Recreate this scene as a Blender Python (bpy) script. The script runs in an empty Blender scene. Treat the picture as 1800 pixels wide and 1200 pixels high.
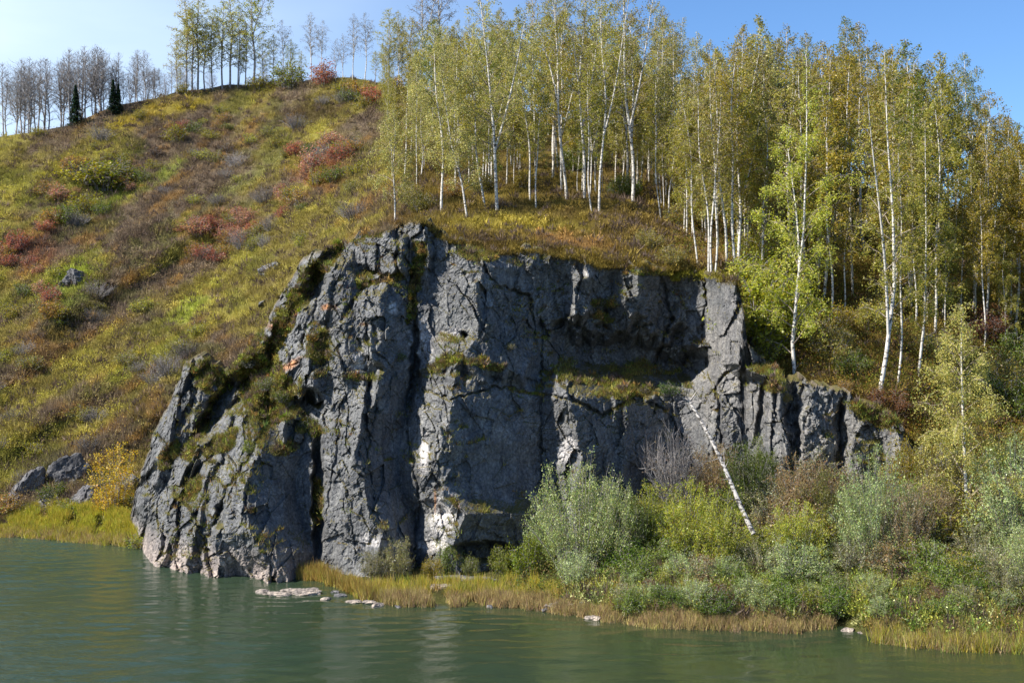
import bpy, math
import numpy as np
R = math.radians
S = bpy.context.scene
COL = S.collection

# ------------------------------------------------------------------ camera, sky, sun
CAMZ, F = 16.0, 2200.0            # eye height over the river, focal length in photo pixels (1800 wide)
cam_d = bpy.data.cameras.new('camera'); cam = bpy.data.objects.new('camera', cam_d); COL.objects.link(cam)
cam.location = (0, 0, CAMZ); cam.rotation_euler = (R(90), 0, 0)
cam_d.sensor_width = 36; cam_d.lens = F/1800*36; cam_d.clip_end = 9000; cam_d.clip_start = 0.5
S.camera = cam
SUN_AZ, SUN_EL = R(-70), R(45)      # azimuth from +Y (clockwise positive), so the sun stands left
SUN_DIR = np.array([-0.940*math.cos(SUN_EL), -0.341*math.cos(SUN_EL), math.sin(SUN_EL)])
SUN_AZ = math.atan2(SUN_DIR[0], SUN_DIR[1])
w = bpy.data.worlds.new('World'); S.world = w; w.use_nodes = True
nt = w.node_tree; nt.nodes.clear()
out = nt.nodes.new('ShaderNodeOutputWorld'); bg = nt.nodes.new('ShaderNodeBackground')
sky = nt.nodes.new('ShaderNodeTexSky'); sky.sky_type = 'NISHITA'; sky.sun_disc = False
sky.sun_elevation = SUN_EL; sky.sun_rotation = SUN_AZ; sky.altitude = 300
sky.air_density = 1.0; sky.dust_density = 0.2; sky.ozone_density = 3.5
bg.inputs['Strength'].default_value = 0.064
# thin high cloud as part of the sky
tc = nt.nodes.new('ShaderNodeTexCoord'); mp = nt.nodes.new('ShaderNodeMapping'); mp.inputs['Scale'].default_value = (1.2, 1.2, 5)
nz = nt.nodes.new('ShaderNodeTexNoise'); nz.inputs['Scale'].default_value = 2.2; nz.inputs['Detail'].default_value = 6; nz.inputs['Roughness'].default_value = 0.45
cr = nt.nodes.new('ShaderNodeValToRGB'); cr.color_ramp.elements[0].position = 0.42; cr.color_ramp.elements[1].position = 0.72
cr.color_ramp.elements[0].color = (0.0, 0.0, 0.0, 1); cr.color_ramp.elements[1].color = (.35, .35, .35, 1)
sep = nt.nodes.new('ShaderNodeSeparateXYZ'); mr = nt.nodes.new('ShaderNodeMapRange')
mr.inputs['From Min'].default_value = 0.12; mr.inputs['From Max'].default_value = -0.42; mr.inputs['To Min'].default_value = 0.0; mr.inputs['To Max'].default_value = 1.0
add = nt.nodes.new('ShaderNodeMath'); add.operation = 'MULTIPLY_ADD'; add.inputs[1].default_value = 0.55
mix = nt.nodes.new('ShaderNodeMixRGB'); mix.inputs['Color2'].default_value = (8.8, 10.2, 11.6, 1)
L = nt.links.new
L(tc.outputs['Generated'], mp.inputs['Vector']); L(mp.outputs[0], nz.inputs['Vector']); L(nz.outputs[0], cr.inputs[0])
L(tc.outputs['Generated'], sep.inputs[0]); L(sep.outputs['X'], mr.inputs['Value'])
L(mr.outputs[0], add.inputs[0]); 
mulc = nt.nodes.new('ShaderNodeMath'); mulc.operation = 'MULTIPLY'; L(cr.outputs[0], mulc.inputs[0]); L(mr.outputs[0], mulc.inputs[1])
L(mulc.outputs[0], add.inputs[2])
low = nt.nodes.new('ShaderNodeMapRange'); low.inputs['From Min'].default_value = 0.25; low.inputs['From Max'].default_value = 0.5; low.inputs['To Min'].default_value = 1; low.inputs['To Max'].default_value = 0
L(sep.outputs['Z'], low.inputs['Value']); lowm = nt.nodes.new('ShaderNodeMath'); lowm.operation = 'MULTIPLY'; L(add.outputs[0], lowm.inputs[0]); L(low.outputs[0], lowm.inputs[1])
L(lowm.outputs[0], mix.inputs['Fac']); tint = nt.nodes.new('ShaderNodeMixRGB'); tint.blend_type = 'MULTIPLY'; tint.inputs[0].default_value = 1; tint.inputs[2].default_value = (.92, 1.18, 1.46, 1); L(sky.outputs[0], tint.inputs[1]); L(tint.outputs[0], mix.inputs['Color1']); L(mix.outputs[0], bg.inputs['Color']); L(bg.outputs[0], out.inputs[0])
sun_d = bpy.data.lights.new('sun', 'SUN'); sun = bpy.data.objects.new('sun', sun_d); COL.objects.link(sun)
sun_d.energy = 5.0; sun_d.angle = R(0.5); sun_d.color = (1.0, 0.93, 0.82)
from mathutils import Vector
sun.rotation_euler = Vector(SUN_DIR).to_track_quat('Z', 'Y').to_euler(); sun.location = (-60, 20, 90)
S.view_settings.view_transform = 'Standard'; S.view_settings.look = 'None'; S.view_settings.exposure = 0.98; S.view_settings.gamma = 1

# ------------------------------------------------------------------ helpers
rng = np.random.default_rng(7)
def interp(x, pts):
    p = np.array(pts, float); return np.interp(x, p[:, 0], p[:, 1])
def P3(px, py, Y):
    px = np.asarray(px, float); py = np.asarray(py, float); Y = np.asarray(Y, float)
    return np.stack([(px-900)/F*Y, Y+0*px, CAMZ-(py-600)/F*Y], -1)
def hsh(ix, iy, k=0):
    n = (ix.astype(np.int64)*374761393 + iy.astype(np.int64)*668265263 + k*974634541) & 0xffffffff
    n = ((n ^ (n >> 13))*1274126177) & 0xffffffff
    n = ((n ^ (n >> 16))*2246822519) & 0xffffffff
    return ((n ^ (n >> 15)) & 0xffffff)/float(0xffffff)
def vnoise(x, y, k=0):
    ix = np.floor(x); iy = np.floor(y); fx = x-ix; fy = y-iy
    fx = fx*fx*(3-2*fx); fy = fy*fy*(3-2*fy)
    a = hsh(ix, iy, k); b = hsh(ix+1, iy, k); c = hsh(ix, iy+1, k); d = hsh(ix+1, iy+1, k)
    return (a+(b-a)*fx)*(1-fy)+(c+(d-c)*fx)*fy
def fbm(x, y, k=0, o=4):
    s = 0; a = 0.5; t = 0
    for i in range(o):
        s = s+a*vnoise(x*2**i, y*2**i, k+i*7); t += a; a *= 0.5
    return s/t
def facet(x, y, cell, k=0, tilt=0.5, off=0.5):
    """angular broken-rock relief: every Worley cell carries its own tilted plane; returns height, edge distance"""
    u = x/cell; v = y/cell; iu = np.floor(u); iv = np.floor(v)
    best = np.full(x.shape, 1e9); sec = np.full(x.shape, 1e9); val = np.zeros(x.shape)
    for di in (-1, 0, 1):
        for dj in (-1, 0, 1):
            cx = iu+di; cy = iv+dj
            jx = cx+hsh(cx, cy, k); jy = cy+hsh(cx, cy, k+1)
            dx = u-jx; dy = v-jy; d = dx*dx+dy*dy
            h = (hsh(cx, cy, k+2)-.5)*2*off+dx*(hsh(cx, cy, k+3)-.5)*2*tilt+dy*(hsh(cx, cy, k+4)-.5)*2*tilt
            m = d < best
            sec = np.where(m, best, np.minimum(sec, d)); val = np.where(m, h, val); best = np.where(m, d, best)
    return val*cell, (np.sqrt(sec)-np.sqrt(best))*cell
def mesh_np(name, V, faces, nper, col=None, smooth=False):
    me = bpy.data.meshes.new(name); V = np.ascontiguousarray(V, np.float32).reshape(-1, 3)
    faces = np.ascontiguousarray(faces, np.int32).reshape(-1); nf = len(faces)//nper
    me.vertices.add(len(V)); me.vertices.foreach_set('co', V.ravel())
    me.loops.add(len(faces)); me.loops.foreach_set('vertex_index', faces)
    me.polygons.add(nf); me.polygons.foreach_set('loop_start', np.arange(nf, dtype=np.int32)*nper)
    try: me.polygons.foreach_set('loop_total', np.full(nf, nper, np.int32))
    except Exception: pass
    me.update(calc_edges=True)
    me.polygons.foreach_set('use_smooth', np.full(nf, smooth, bool))
    if col is not None:
        a = me.color_attributes.new('Col', 'FLOAT_COLOR', 'POINT')
        c = np.ones((len(V), 4), np.float32); c[:, :3] = col; a.data.foreach_set('color', c.ravel())
    return me
def link(name, me, mat, parent=None):
    o = bpy.data.objects.new(name, me); COL.objects.link(o)
    if mat and me and not me.materials: me.materials.append(mat)
    if parent: o.parent = parent
    return o
def tag(o, label=None, cat=None, group=None, kind=None):
    if label: o['label'] = label
    if cat: o['category'] = cat
    if group: o['group'] = group
    if kind: o['kind'] = kind
    return o
def grid_faces(nr, nc):
    i = np.arange(nr-1)[:, None]*nc+np.arange(nc-1)[None, :]
    return np.stack([i, i+nc, i+nc+1, i+1], -1).reshape(-1, 4)
def colors_from(n, pal, wts=None, jit=0.15, r=rng):
    pal = np.array(pal, float); idx = r.choice(len(pal), n, p=None if wts is None else np.array(wts)/sum(wts))
    c = pal[idx]*(1+jit*r.standard_normal((n, 1))); return np.clip(c+0.01*r.standard_normal((n, 3)), 0.003, 1)
def leaves(Pt, size, r, flat=0.0, asp=0.6):
    """one rhombic leaf per point, any orientation -> verts (4n,3)"""
    n = len(Pt); a = r.standard_normal((n, 3)); a[:, 2] *= (1-flat); a /= np.linalg.norm(a, axis=1)[:, None]+1e-9
    b = r.standard_normal((n, 3)); b -= (b*a).sum(1)[:, None]*a; b /= np.linalg.norm(b, axis=1)[:, None]+1e-9
    s = (size*(0.6+0.8*r.random((n, 1))))
    return np.stack([Pt-a*s/2, Pt+b*s*asp/2, Pt+a*s/2, Pt-b*s*asp/2], 1).reshape(-1, 3)
def blades(Pt, h, wd, lean, r, dirv=None):
    """thin upright blades, triangles"""
    n = len(Pt); d = r.standard_normal((n, 3))*lean; d[:, 2] = 1
    if dirv is not None: d += dirv
    d /= np.linalg.norm(d, axis=1)[:, None]
    az = r.random(n)*math.pi; s = np.stack([np.cos(az), np.sin(az)*.6, 0*az], -1)*wd/2
    hh = h*(0.55+0.75*r.random((n, 1))) if np.isscalar(h) else h.reshape(-1, 1)*(0.55+0.75*r.random((n, 1)))
    return np.stack([Pt-s, Pt+s, Pt+d*hh], 1).reshape(-1, 3)
def tube(path, rad, sides=6):
    path = np.asarray(path, float); n = len(path); t = np.gradient(path, axis=0); t /= np.linalg.norm(t, axis=1)[:, None]+1e-9
    ref = np.array([0.13, 1, 0.07]) if abs(t[0, 2]) > .6 else np.array([0, 0, 1.])
    u = np.cross(t, ref); u /= np.linalg.norm(u, axis=1)[:, None]+1e-9; v = np.cross(t, u)
    a = np.arange(sides)/sides*2*math.pi; rad = np.broadcast_to(rad, (n,))
    V = path[:, None]+rad[:, None, None]*(np.cos(a)[None, :, None]*u[:, None]+np.sin(a)[None, :, None]*v[:, None])
    i = np.arange(n-1)[:, None]*sides; j = np.arange(sides)[None]; k = (j+1) % sides
    Fc = np.stack([i+j, i+k, i+sides+k, i+sides+j], -1).reshape(-1, 4)
    return V.reshape(-1, 3), Fc
class MB:
    def __init__(s): s.V = []; s.F = []; s.n = 0
    def add(s, V, Fc): s.V.append(V); s.F.append(Fc+s.n); s.n += len(V)
    def tube(s, p, r, k=6): s.add(*tube(p, r, k))
    def mesh(s, name, col=None, smooth=True): return mesh_np(name, np.concatenate(s.V), np.concatenate(s.F), 4, col, smooth)

# ------------------------------------------------------------------ materials
def new_mat(name):
    m = bpy.data.materials.new(name); m.use_nodes = True; n = m.node_tree; n.nodes.clear()
    o = n.nodes.new('ShaderNodeOutputMaterial'); return m, n, o
def leaf_mat(name, trans=0.35, use_obj=True, gloss=0.0, tmul=1.35):
    m, n, o = new_mat(name); l = n.links.new
    at = n.nodes.new('ShaderNodeAttribute'); at.attribute_name = 'Col'; src = at.outputs['Color']
    if use_obj:
        oi = n.nodes.new('ShaderNodeObjectInfo'); mx = n.nodes.new('ShaderNodeMixRGB'); mx.blend_type = 'MULTIPLY'; mx.inputs[0].default_value = 1
        l(src, mx.inputs[1]); l(oi.outputs['Color'], mx.inputs[2]); src = mx.outputs[0]
    d = n.nodes.new('ShaderNodeBsdfDiffuse'); t = n.nodes.new('ShaderNodeBsdfTranslucent'); ms = n.nodes.new('ShaderNodeMixShader'); ms.inputs[0].default_value = trans
    hs = n.nodes.new('ShaderNodeHueSaturation'); hs.inputs['Saturation'].default_value = 1.1; hs.inputs['Value'].default_value = tmul
    l(src, d.inputs[0]); l(src, hs.inputs['Color']); l(hs.outputs[0], t.inputs[0]); l(d.outputs[0], ms.inputs[1]); l(t.outputs[0], ms.inputs[2]); last = ms.outputs[0]
    if gloss:
        g = n.nodes.new('ShaderNodeBsdfGlossy'); g.inputs['Roughness'].default_value = .42; m2 = n.nodes.new('ShaderNodeMixShader'); m2.inputs[0].default_value = gloss
        l(last, m2.inputs[1]); l(g.outputs[0], m2.inputs[2]); last = m2.outputs[0]
    l(last, o.inputs[0]); return m
M_leaf = leaf_mat('leaf', .42, True, .02)
M_willow = leaf_mat('willow_leaf', .3, True, .05)
M_grass = leaf_mat('grass_blade', .3, False)
M_cover = leaf_mat('ground_cover_leaf', .25, False)
def noise_node(n, scale, detail=5, rough=.6, vec=None):
    t = n.nodes.new('ShaderNodeTexNoise'); t.inputs['Scale'].default_value = scale; t.inputs['Detail'].default_value = detail; t.inputs['Roughness'].default_value = rough
    if vec is not None: n.links.new(vec, t.inputs['Vector'])
    return t
def ramp(n, src, stops):
    c = n.nodes.new('ShaderNodeValToRGB'); e = c.color_ramp.elements
    while len(e) < len(stops): e.new(.5)
    for i, (p, cc) in enumerate(stops): e[i].position = p; e[i].color = (*cc, 1) if len(cc) == 3 else cc
    n.links.new(src, c.inputs[0]); return c
def bark_mat(name, base, dark, amount=.5, zs=.9):
    m, n, o = new_mat(name); l = n.links.new
    g = n.nodes.new('ShaderNodeTexCoord'); mp = n.nodes.new('ShaderNodeMapping'); mp.inputs['Scale'].default_value = (3, 3, zs*7); l(g.outputs['Object'], mp.inputs[0])
    a = noise_node(n, 1.0, 4, .6, mp.outputs[0]); c = ramp(n, a.outputs[0], [(amount-.04, base), (amount+.05, dark)])
    b = n.nodes.new('ShaderNodeBsdfPrincipled'); b.inputs['Roughness'].default_value = .8; l(c.outputs[0], b.inputs['Base Color']); l(b.outputs[0], o.inputs[0]); return m
M_birch = bark_mat('birch_bark', (.60, .57, .52), (.06, .05, .045), .565)
M_limb = bark_mat('birch_limb_bark', (.30, .25, .19), (.12, .09, .07), .54)
M_greybark = bark_mat('grey_bark', (.36, .33, .31), (.14, .12, .11), .55)
M_twig = bark_mat('twig_bark', (.27, .255, .25), (.17, .155, .15), .5)
M_log = bark_mat('log_bark', (.40, .38, .36), (.04, .035, .03), .51)

def rock_mat(name, mossy=True):
    m, n, o = new_mat(name); l = n.links.new
    at = n.nodes.new('ShaderNodeAttribute'); at.attribute_name = 'Col'
    tc = n.nodes.new('ShaderNodeTexCoord'); v = tc.outputs['Object']
    n1 = noise_node(n, .55, 8, .62, v); n2 = noise_node(n, 5, 8, .7, v)
    mpv = n.nodes.new('ShaderNodeMapping'); mpv.inputs['Scale'].default_value = (1.6, 1.6, .16); l(v, mpv.inputs[0]); n3 = noise_node(n, 1, 6, .6, mpv.outputs[0])
    r1 = ramp(n, n1.outputs[0], [(.3, (.62, .62, .64)), (.7, (1.35, 1.33, 1.3))]); r2 = ramp(n, n2.outputs[0], [(.34, (.5, .5, .52)), (.5, (1, 1, 1)), (.68, (1.9, 1.88, 1.8))])
    r3 = ramp(n, n3.outputs[0], [(.35, (.68, .69, .72)), (.6, (1.15, 1.13, 1.1))])
    def mul(a, b):
        x = n.nodes.new('ShaderNodeMixRGB'); x.blend_type = 'MULTIPLY'; x.inputs[0].default_value = 1; l(a, x.inputs[1]); l(b, x.inputs[2]); return x.outputs[0]
    c = mul(mul(mul(at.outputs['Color'], r1.outputs[0]), r2.outputs[0]), r3.outputs[0])
    # pale crustose lichen specks
    vo = n.nodes.new('ShaderNodeTexVoronoi'); vo.inputs['Scale'].default_value = 7; l(v, vo.inputs['Vector']); n5 = noise_node(n, 1.3, 3, .5, v)
    lr = ramp(n, vo.outputs['Distance'], [(.10, (1, 1, 1)), (.2, (0, 0, 0))]); lr2 = ramp(n, n5.outputs[0], [(.5, (0, 0, 0)), (.62, (.6, .6, .6))])
    lm = mul(lr.outputs[0], lr2.outputs[0]); mxl = n.nodes.new('ShaderNodeMixRGB'); l(lm, mxl.inputs[0]); l(c, mxl.inputs[1]); mxl.inputs[2].default_value = (.30, .32, .28, 1); c = mxl.outputs[0]
    if mossy:
        ge = n.nodes.new('ShaderNodeNewGeometry'); sp = n.nodes.new('ShaderNodeSeparateXYZ'); l(ge.outputs['True Normal'], sp.inputs[0])
        n4 = noise_node(n, .45, 5, .6, v); ad = n.nodes.new('ShaderNodeMath'); ad.operation = 'ADD'; l(sp.outputs['Z'], ad.inputs[0]); l(n4.outputs[0], ad.inputs[1])
        mr = ramp(n, ad.outputs[0], [(.98, (0, 0, 0)), (1.0, (1, 1, 1))])
        mrr = n.nodes.new('ShaderNodeMapRange'); mrr.inputs['From Min'].default_value = 1.22; mrr.inputs['From Max'].default_value = 1.36; l(ad.outputs[0], mrr.inputs['Value'])
        n.nodes.remove(mr)
        mc = ramp(n, n2.outputs[0], [(.35, (.045, .045, .015)), (.5, (.09, .085, .025)), (.62, (.13, .085, .03))])
        mx = n.nodes.new('ShaderNodeMixRGB'); l(mrr.outputs[0], mx.inputs[0]); l(c, mx.inputs[1]); l(mc.outputs[0], mx.inputs[2]); c = mx.outputs[0]
    b = n.nodes.new('ShaderNodeBsdfPrincipled'); b.inputs['Roughness'].default_value = .75; b.inputs['Specular IOR Level'].default_value = .3
    bp = n.nodes.new('ShaderNodeBump'); bp.inputs['Strength'].default_value = .9; bp.inputs['Distance'].default_value = .16
    nb = noise_node(n, 3.2, 10, .68, v); mg = n.nodes.new('ShaderNodeTexVoronoi'); mg.feature = 'DISTANCE_TO_EDGE'; mg.inputs['Scale'].default_value = 1.1
    dist = n.nodes.new('ShaderNodeMixRGB'); dist.blend_type = 'ADD'; dist.inputs[0].default_value = 1; sc = n.nodes.new('ShaderNodeMixRGB'); sc.blend_type = 'MULTIPLY'; sc.inputs[0].default_value = 1; sc.inputs[2].default_value = (1.1, 1.1, 1.1, 1)
    sc.inputs[2].default_value = (.25, .25, .25, 1); l(n1.outputs['Color'], sc.inputs[1]); l(v, dist.inputs[1]); l(sc.outputs[0], dist.inputs[2]); l(dist.outputs[0], mg.inputs['Vector']); mg.inputs['Randomness'].default_value = 1
    mgr = ramp(n, mg.outputs['Distance'], [(0, (0, 0, 0)), (.05, (.5, .5, .5))]); ad2 = n.nodes.new('ShaderNodeMath'); ad2.operation = 'MULTIPLY_ADD'; ad2.inputs[1].default_value = .08; l(mgr.outputs[0], ad2.inputs[0]); l(nb.outputs[0], ad2.inputs[2])
    l(ad2.outputs[0], bp.inputs['Height']); l(bp.outputs[0], b.inputs['Normal'])
    l(c, b.inputs['Base Color']); l(b.outputs[0], o.inputs[0]); return m
M_rock = rock_mat('cliff_rock'); M_boulder = rock_mat('boulder_rock', False)
def ground_mat(name, mulc=(1, 1, 1)):
    m, n, o = new_mat(name); l = n.links.new
    at = n.nodes.new('ShaderNodeAttribute'); at.attribute_name = 'Col'; tc = n.nodes.new('ShaderNodeTexCoord'); v = tc.outputs['Object']
    n2 = noise_node(n, 3.5, 8, .75, v); r2 = ramp(n, n2.outputs[0], [(.3, (.4, .4, .4)), (.7, (1.5, 1.5, 1.5))])
    x = n.nodes.new('ShaderNodeMixRGB'); x.blend_type = 'MULTIPLY'; x.inputs[0].default_value = 1; l(at.outputs[0], x.inputs[1]); l(r2.outputs[0], x.inputs[2])
    b = n.nodes.new('ShaderNodeBsdfPrincipled'); b.inputs['Roughness'].default_value = .95; b.inputs['Specular IOR Level'].default_value = .1
    bp = n.nodes.new('ShaderNodeBump'); bp.inputs['Strength'].default_value = 1; bp.inputs['Distance'].default_value = .3; l(n2.outputs[0], bp.inputs['Height']); l(bp.outputs[0], b.inputs['Normal'])
    l(x.outputs[0], b.inputs['Base Color']); l(b.outputs[0], o.inputs[0]); return m
M_ground = ground_mat('hill_ground')
def water_mat():
    m, n, o = new_mat('river_water'); l = n.links.new
    b = n.nodes.new('ShaderNodeBsdfPrincipled'); b.inputs['Roughness'].default_value = .03; b.inputs['IOR'].default_value = 1.33
    tc = n.nodes.new('ShaderNodeTexCoord'); v = tc.outputs['Object']
    nl = noise_node(n, .035, 3, .5, v); c = ramp(n, nl.outputs[0], [(.35, (.020, .036, .020)), (.65, (.038, .044, .014))]); sx0 = n.nodes.new('ShaderNodeSeparateXYZ'); l(v, sx0.inputs[0]); w0 = n.nodes.new('ShaderNodeMapRange'); w0.inputs['From Min'].default_value = -36; w0.inputs['From Max'].default_value = 6; l(sx0.outputs['X'], w0.inputs['Value'])
    cm = n.nodes.new('ShaderNodeMixRGB'); l(w0.outputs[0], cm.inputs[0]); cm.inputs[1].default_value = (.027, .050, .032, 1); l(c.outputs[0], cm.inputs[2]); l(cm.outputs[0], b.inputs['Base Color'])
    mp = n.nodes.new('ShaderNodeMapping'); mp.inputs['Scale'].default_value = (1.0, 1.5, 1); mp.inputs['Rotation'].default_value = (0, 0, R(14)); l(v, mp.inputs[0])
    a = noise_node(n, 1.5, 4, .6, mp.outputs[0]); a2 = noise_node(n, .4, 3, .5, v)
    amp = noise_node(n, .06, 2, .5, v); ra = ramp(n, amp.outputs[0], [(.38, (.15, .15, .15)), (.62, (1, 1, 1))])
    ad = n.nodes.new('ShaderNodeMath'); ad.operation = 'MULTIPLY_ADD'; ad.inputs[1].default_value = .9; l(a2.outputs[0], ad.inputs[0]); l(a.outputs[0], ad.inputs[2])
    sx = n.nodes.new('ShaderNodeSeparateXYZ'); l(v, sx.inputs[0]); wx = n.nodes.new('ShaderNodeMapRange'); wx.inputs['From Min'].default_value = -8; wx.inputs['From Max'].default_value = -34; wx.inputs['To Min'].default_value = .8; wx.inputs['To Max'].default_value = 3.4; l(sx.outputs['X'], wx.inputs['Value'])
    am = n.nodes.new('ShaderNodeMath'); am.operation = 'MULTIPLY'; l(ra.outputs[0], am.inputs[0]); l(wx.outputs[0], am.inputs[1])
    ml = n.nodes.new('ShaderNodeMath'); ml.operation = 'MULTIPLY'; l(ad.outputs[0], ml.inputs[0]); l(am.outputs[0], ml.inputs[1])
    bp = n.nodes.new('ShaderNodeBump'); bp.inputs['Strength'].default_value = 1; bp.inputs['Distance'].default_value = .05; l(ml.outputs[0], bp.inputs['Height']); l(bp.outputs[0], b.inputs['Normal'])
    l(b.outputs[0], o.inputs[0]); return m
M_water = water_mat()

# ------------------------------------------------------------------ terrain: depth of the land along each sight line
SKY = [(-900, 330), (-300, 268), (0, 240), (60, 235), (130, 218), (200, 188), (300, 166), (400, 153), (520, 142), (620, 138), (700, 150), (900, 190), (1100, 230), (1300, 272), (1500, 325), (1650, 358), (1800, 378), (2100, 430), (2700, 520)]
def slope(py, s, Y0): return (CAMZ+s*Y0)/(s-(600-py)/F)
def lcol(s, Y0, top): return [(y, slope(y, s, Y0)) for y in (top, 300, 400, 500, 600, 700, 800, 930)]+[(1000, slope(1000, s, Y0)), (1300, 75)]
def rcol(top, Yt, mid): return [(top, Yt)]+mid+[(y, (CAMZ+.35*65)/(.35+(y-600)/F)) for y in (850, 950, 1050, 1142)]+[(1300, 58)]
TAB = [(-900, lcol(.62, 106, 250)), (0, lcol(.6, 105, 200)), (200, lcol(.6, 104, 170)),
 (400, [(140, 198), (300, 168), (450, 146), (590, 126), (700, 117), (1000, 101), (1300, 80)]),
 (600, [(120, 196), (250, 165), (350, 138), (430, 120), (600, 108), (1000, 98), (1300, 80)]),
 (750, [(140, 190), (250, 160), (330, 126), (375, 109), (420, 101), (600, 99), (1000, 97), (1300, 80)]),
 (900, [(180, 185), (280, 150), (340, 119), (368, 108), (440, 98), (600, 99), (1000, 97), (1300, 80)]),
 (1100, [(220, 175), (300, 145), (350, 118), (380, 108), (465, 97), (600, 99), (1000, 97), (1300, 80)]),
 (1290, [(270, 165), (350, 135), (420, 112), (488, 97), (620, 97), (1000, 96), (1300, 78)]),
 (1400, [(300, 160), (400, 130), (500, 108), (600, 97), (665, 92), (800, 92), (1000, 90), (1300, 76)]),
 (1550, [(330, 155), (420, 130), (520, 108), (620, 95), (700, 88.5), (760, 88), (1000, 87), (1300, 74)]),
 (1680, rcol(350, 150, [(450, 125), (560, 104), (700, 92), (780, 87)])),
 (1800, rcol(370, 148, [(450, 127), (560, 106), (700, 95), (780, 89)])),
 (2700, rcol(500, 148, [(560, 125), (640, 106), (720, 98), (780, 90)]))]
GX = np.arange(-900, 2701, 6.0); GY = np.arange(80, 1301, 6.0)
cols = np.array([np.interp(GY, *zip(*t[1])) for t in TAB]); tx = np.array([t[0] for t in TAB])
HD = np.array([np.interp(GX, tx, cols[:, j]) for j in range(len(GY))])
def blur(A, k):
    ker = np.exp(-np.arange(-k, k+1)**2/(2*(k/2)**2)); ker /= ker.sum()
    for ax in (0, 1):
        P = np.pad(A, [(k, k) if a == ax else (0, 0) for a in (0, 1)], mode='edge')
        A = sum(ker[i]*(P[i:i+A.shape[0]] if ax == 0 else P[:, i:i+A.shape[1]]) for i in range(2*k+1))
    return A
HD = blur(HD, 5)
gx, gy = np.meshgrid(GX, GY)
# gullies and ribs that run down to the left, lumps of the ground
q = gx*0.52+gy*0.85; t_ = gx*0.85-gy*0.52
leftm = np.clip((760-gx)/200, 0, 1)
HD += leftm*(fbm(q/95, t_/420, 3, 3)-.5)*11*np.clip((HD-104)/15, 0, 1)
HD += (fbm(gx/38, gy/26, 9, 3)-.5)*1.6*np.clip((HD-92)/20, 0.15, 1)
def bil(A, px, py):
    u = np.clip((np.asarray(px, float)-GX[0])/6, 0, len(GX)-1.001); v = np.clip((np.asarray(py, float)-GY[0])/6, 0, len(GY)-1.001)
    i = u.astype(int); j = v.astype(int); fu = u-i; fv = v-j
    return (A[j, i]*(1-fu)+A[j, i+1]*fu)*(1-fv)+(A[j+1, i]*(1-fu)+A[j+1, i+1]*fu)*fv

# ------------------------------------------------------------------ the cliff
TOP = [(225, 925), (240, 860), (256, 800), (280, 738), (306, 686), (330, 636), (350, 622), (372, 640), (400, 655), (430, 625), (470, 565), (500, 505), (530, 460), (560, 438), (600, 428), (640, 408), (690, 398), (705, 390), (745, 388), (765, 412), (800, 422), (860, 432), (900, 440), (950, 442), (1000, 446), (1050, 470), (1095, 468), (1130, 466), (1160, 478), (1240, 484), (1290, 488), (1303, 520), (1312, 600), (1350, 640), (1388, 676), (1402, 662), (1440, 668), (1500, 696), (1560, 720), (1590, 750), (1615, 800), (1640, 880)]
FOOT = [(225, 99), (240, 97), (270, 92), (310, 90), (400, 87.6), (500, 87), (560, 88), (640, 89), (900, 89.5), (1000, 90), (1200, 92), (1300, 91), (1400, 89), (1500, 87), (1640, 86)]
LEAN = [(225, .034), (300, .031), (450, .024), (580, .013), (700, .0105), (900, .010), (1300, .008), (1400, .006), (1640, .004)]
def sstep(a, b, x): t = np.clip((x-a)/(b-a), 0, 1); return t*t*(3-2*t)
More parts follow.
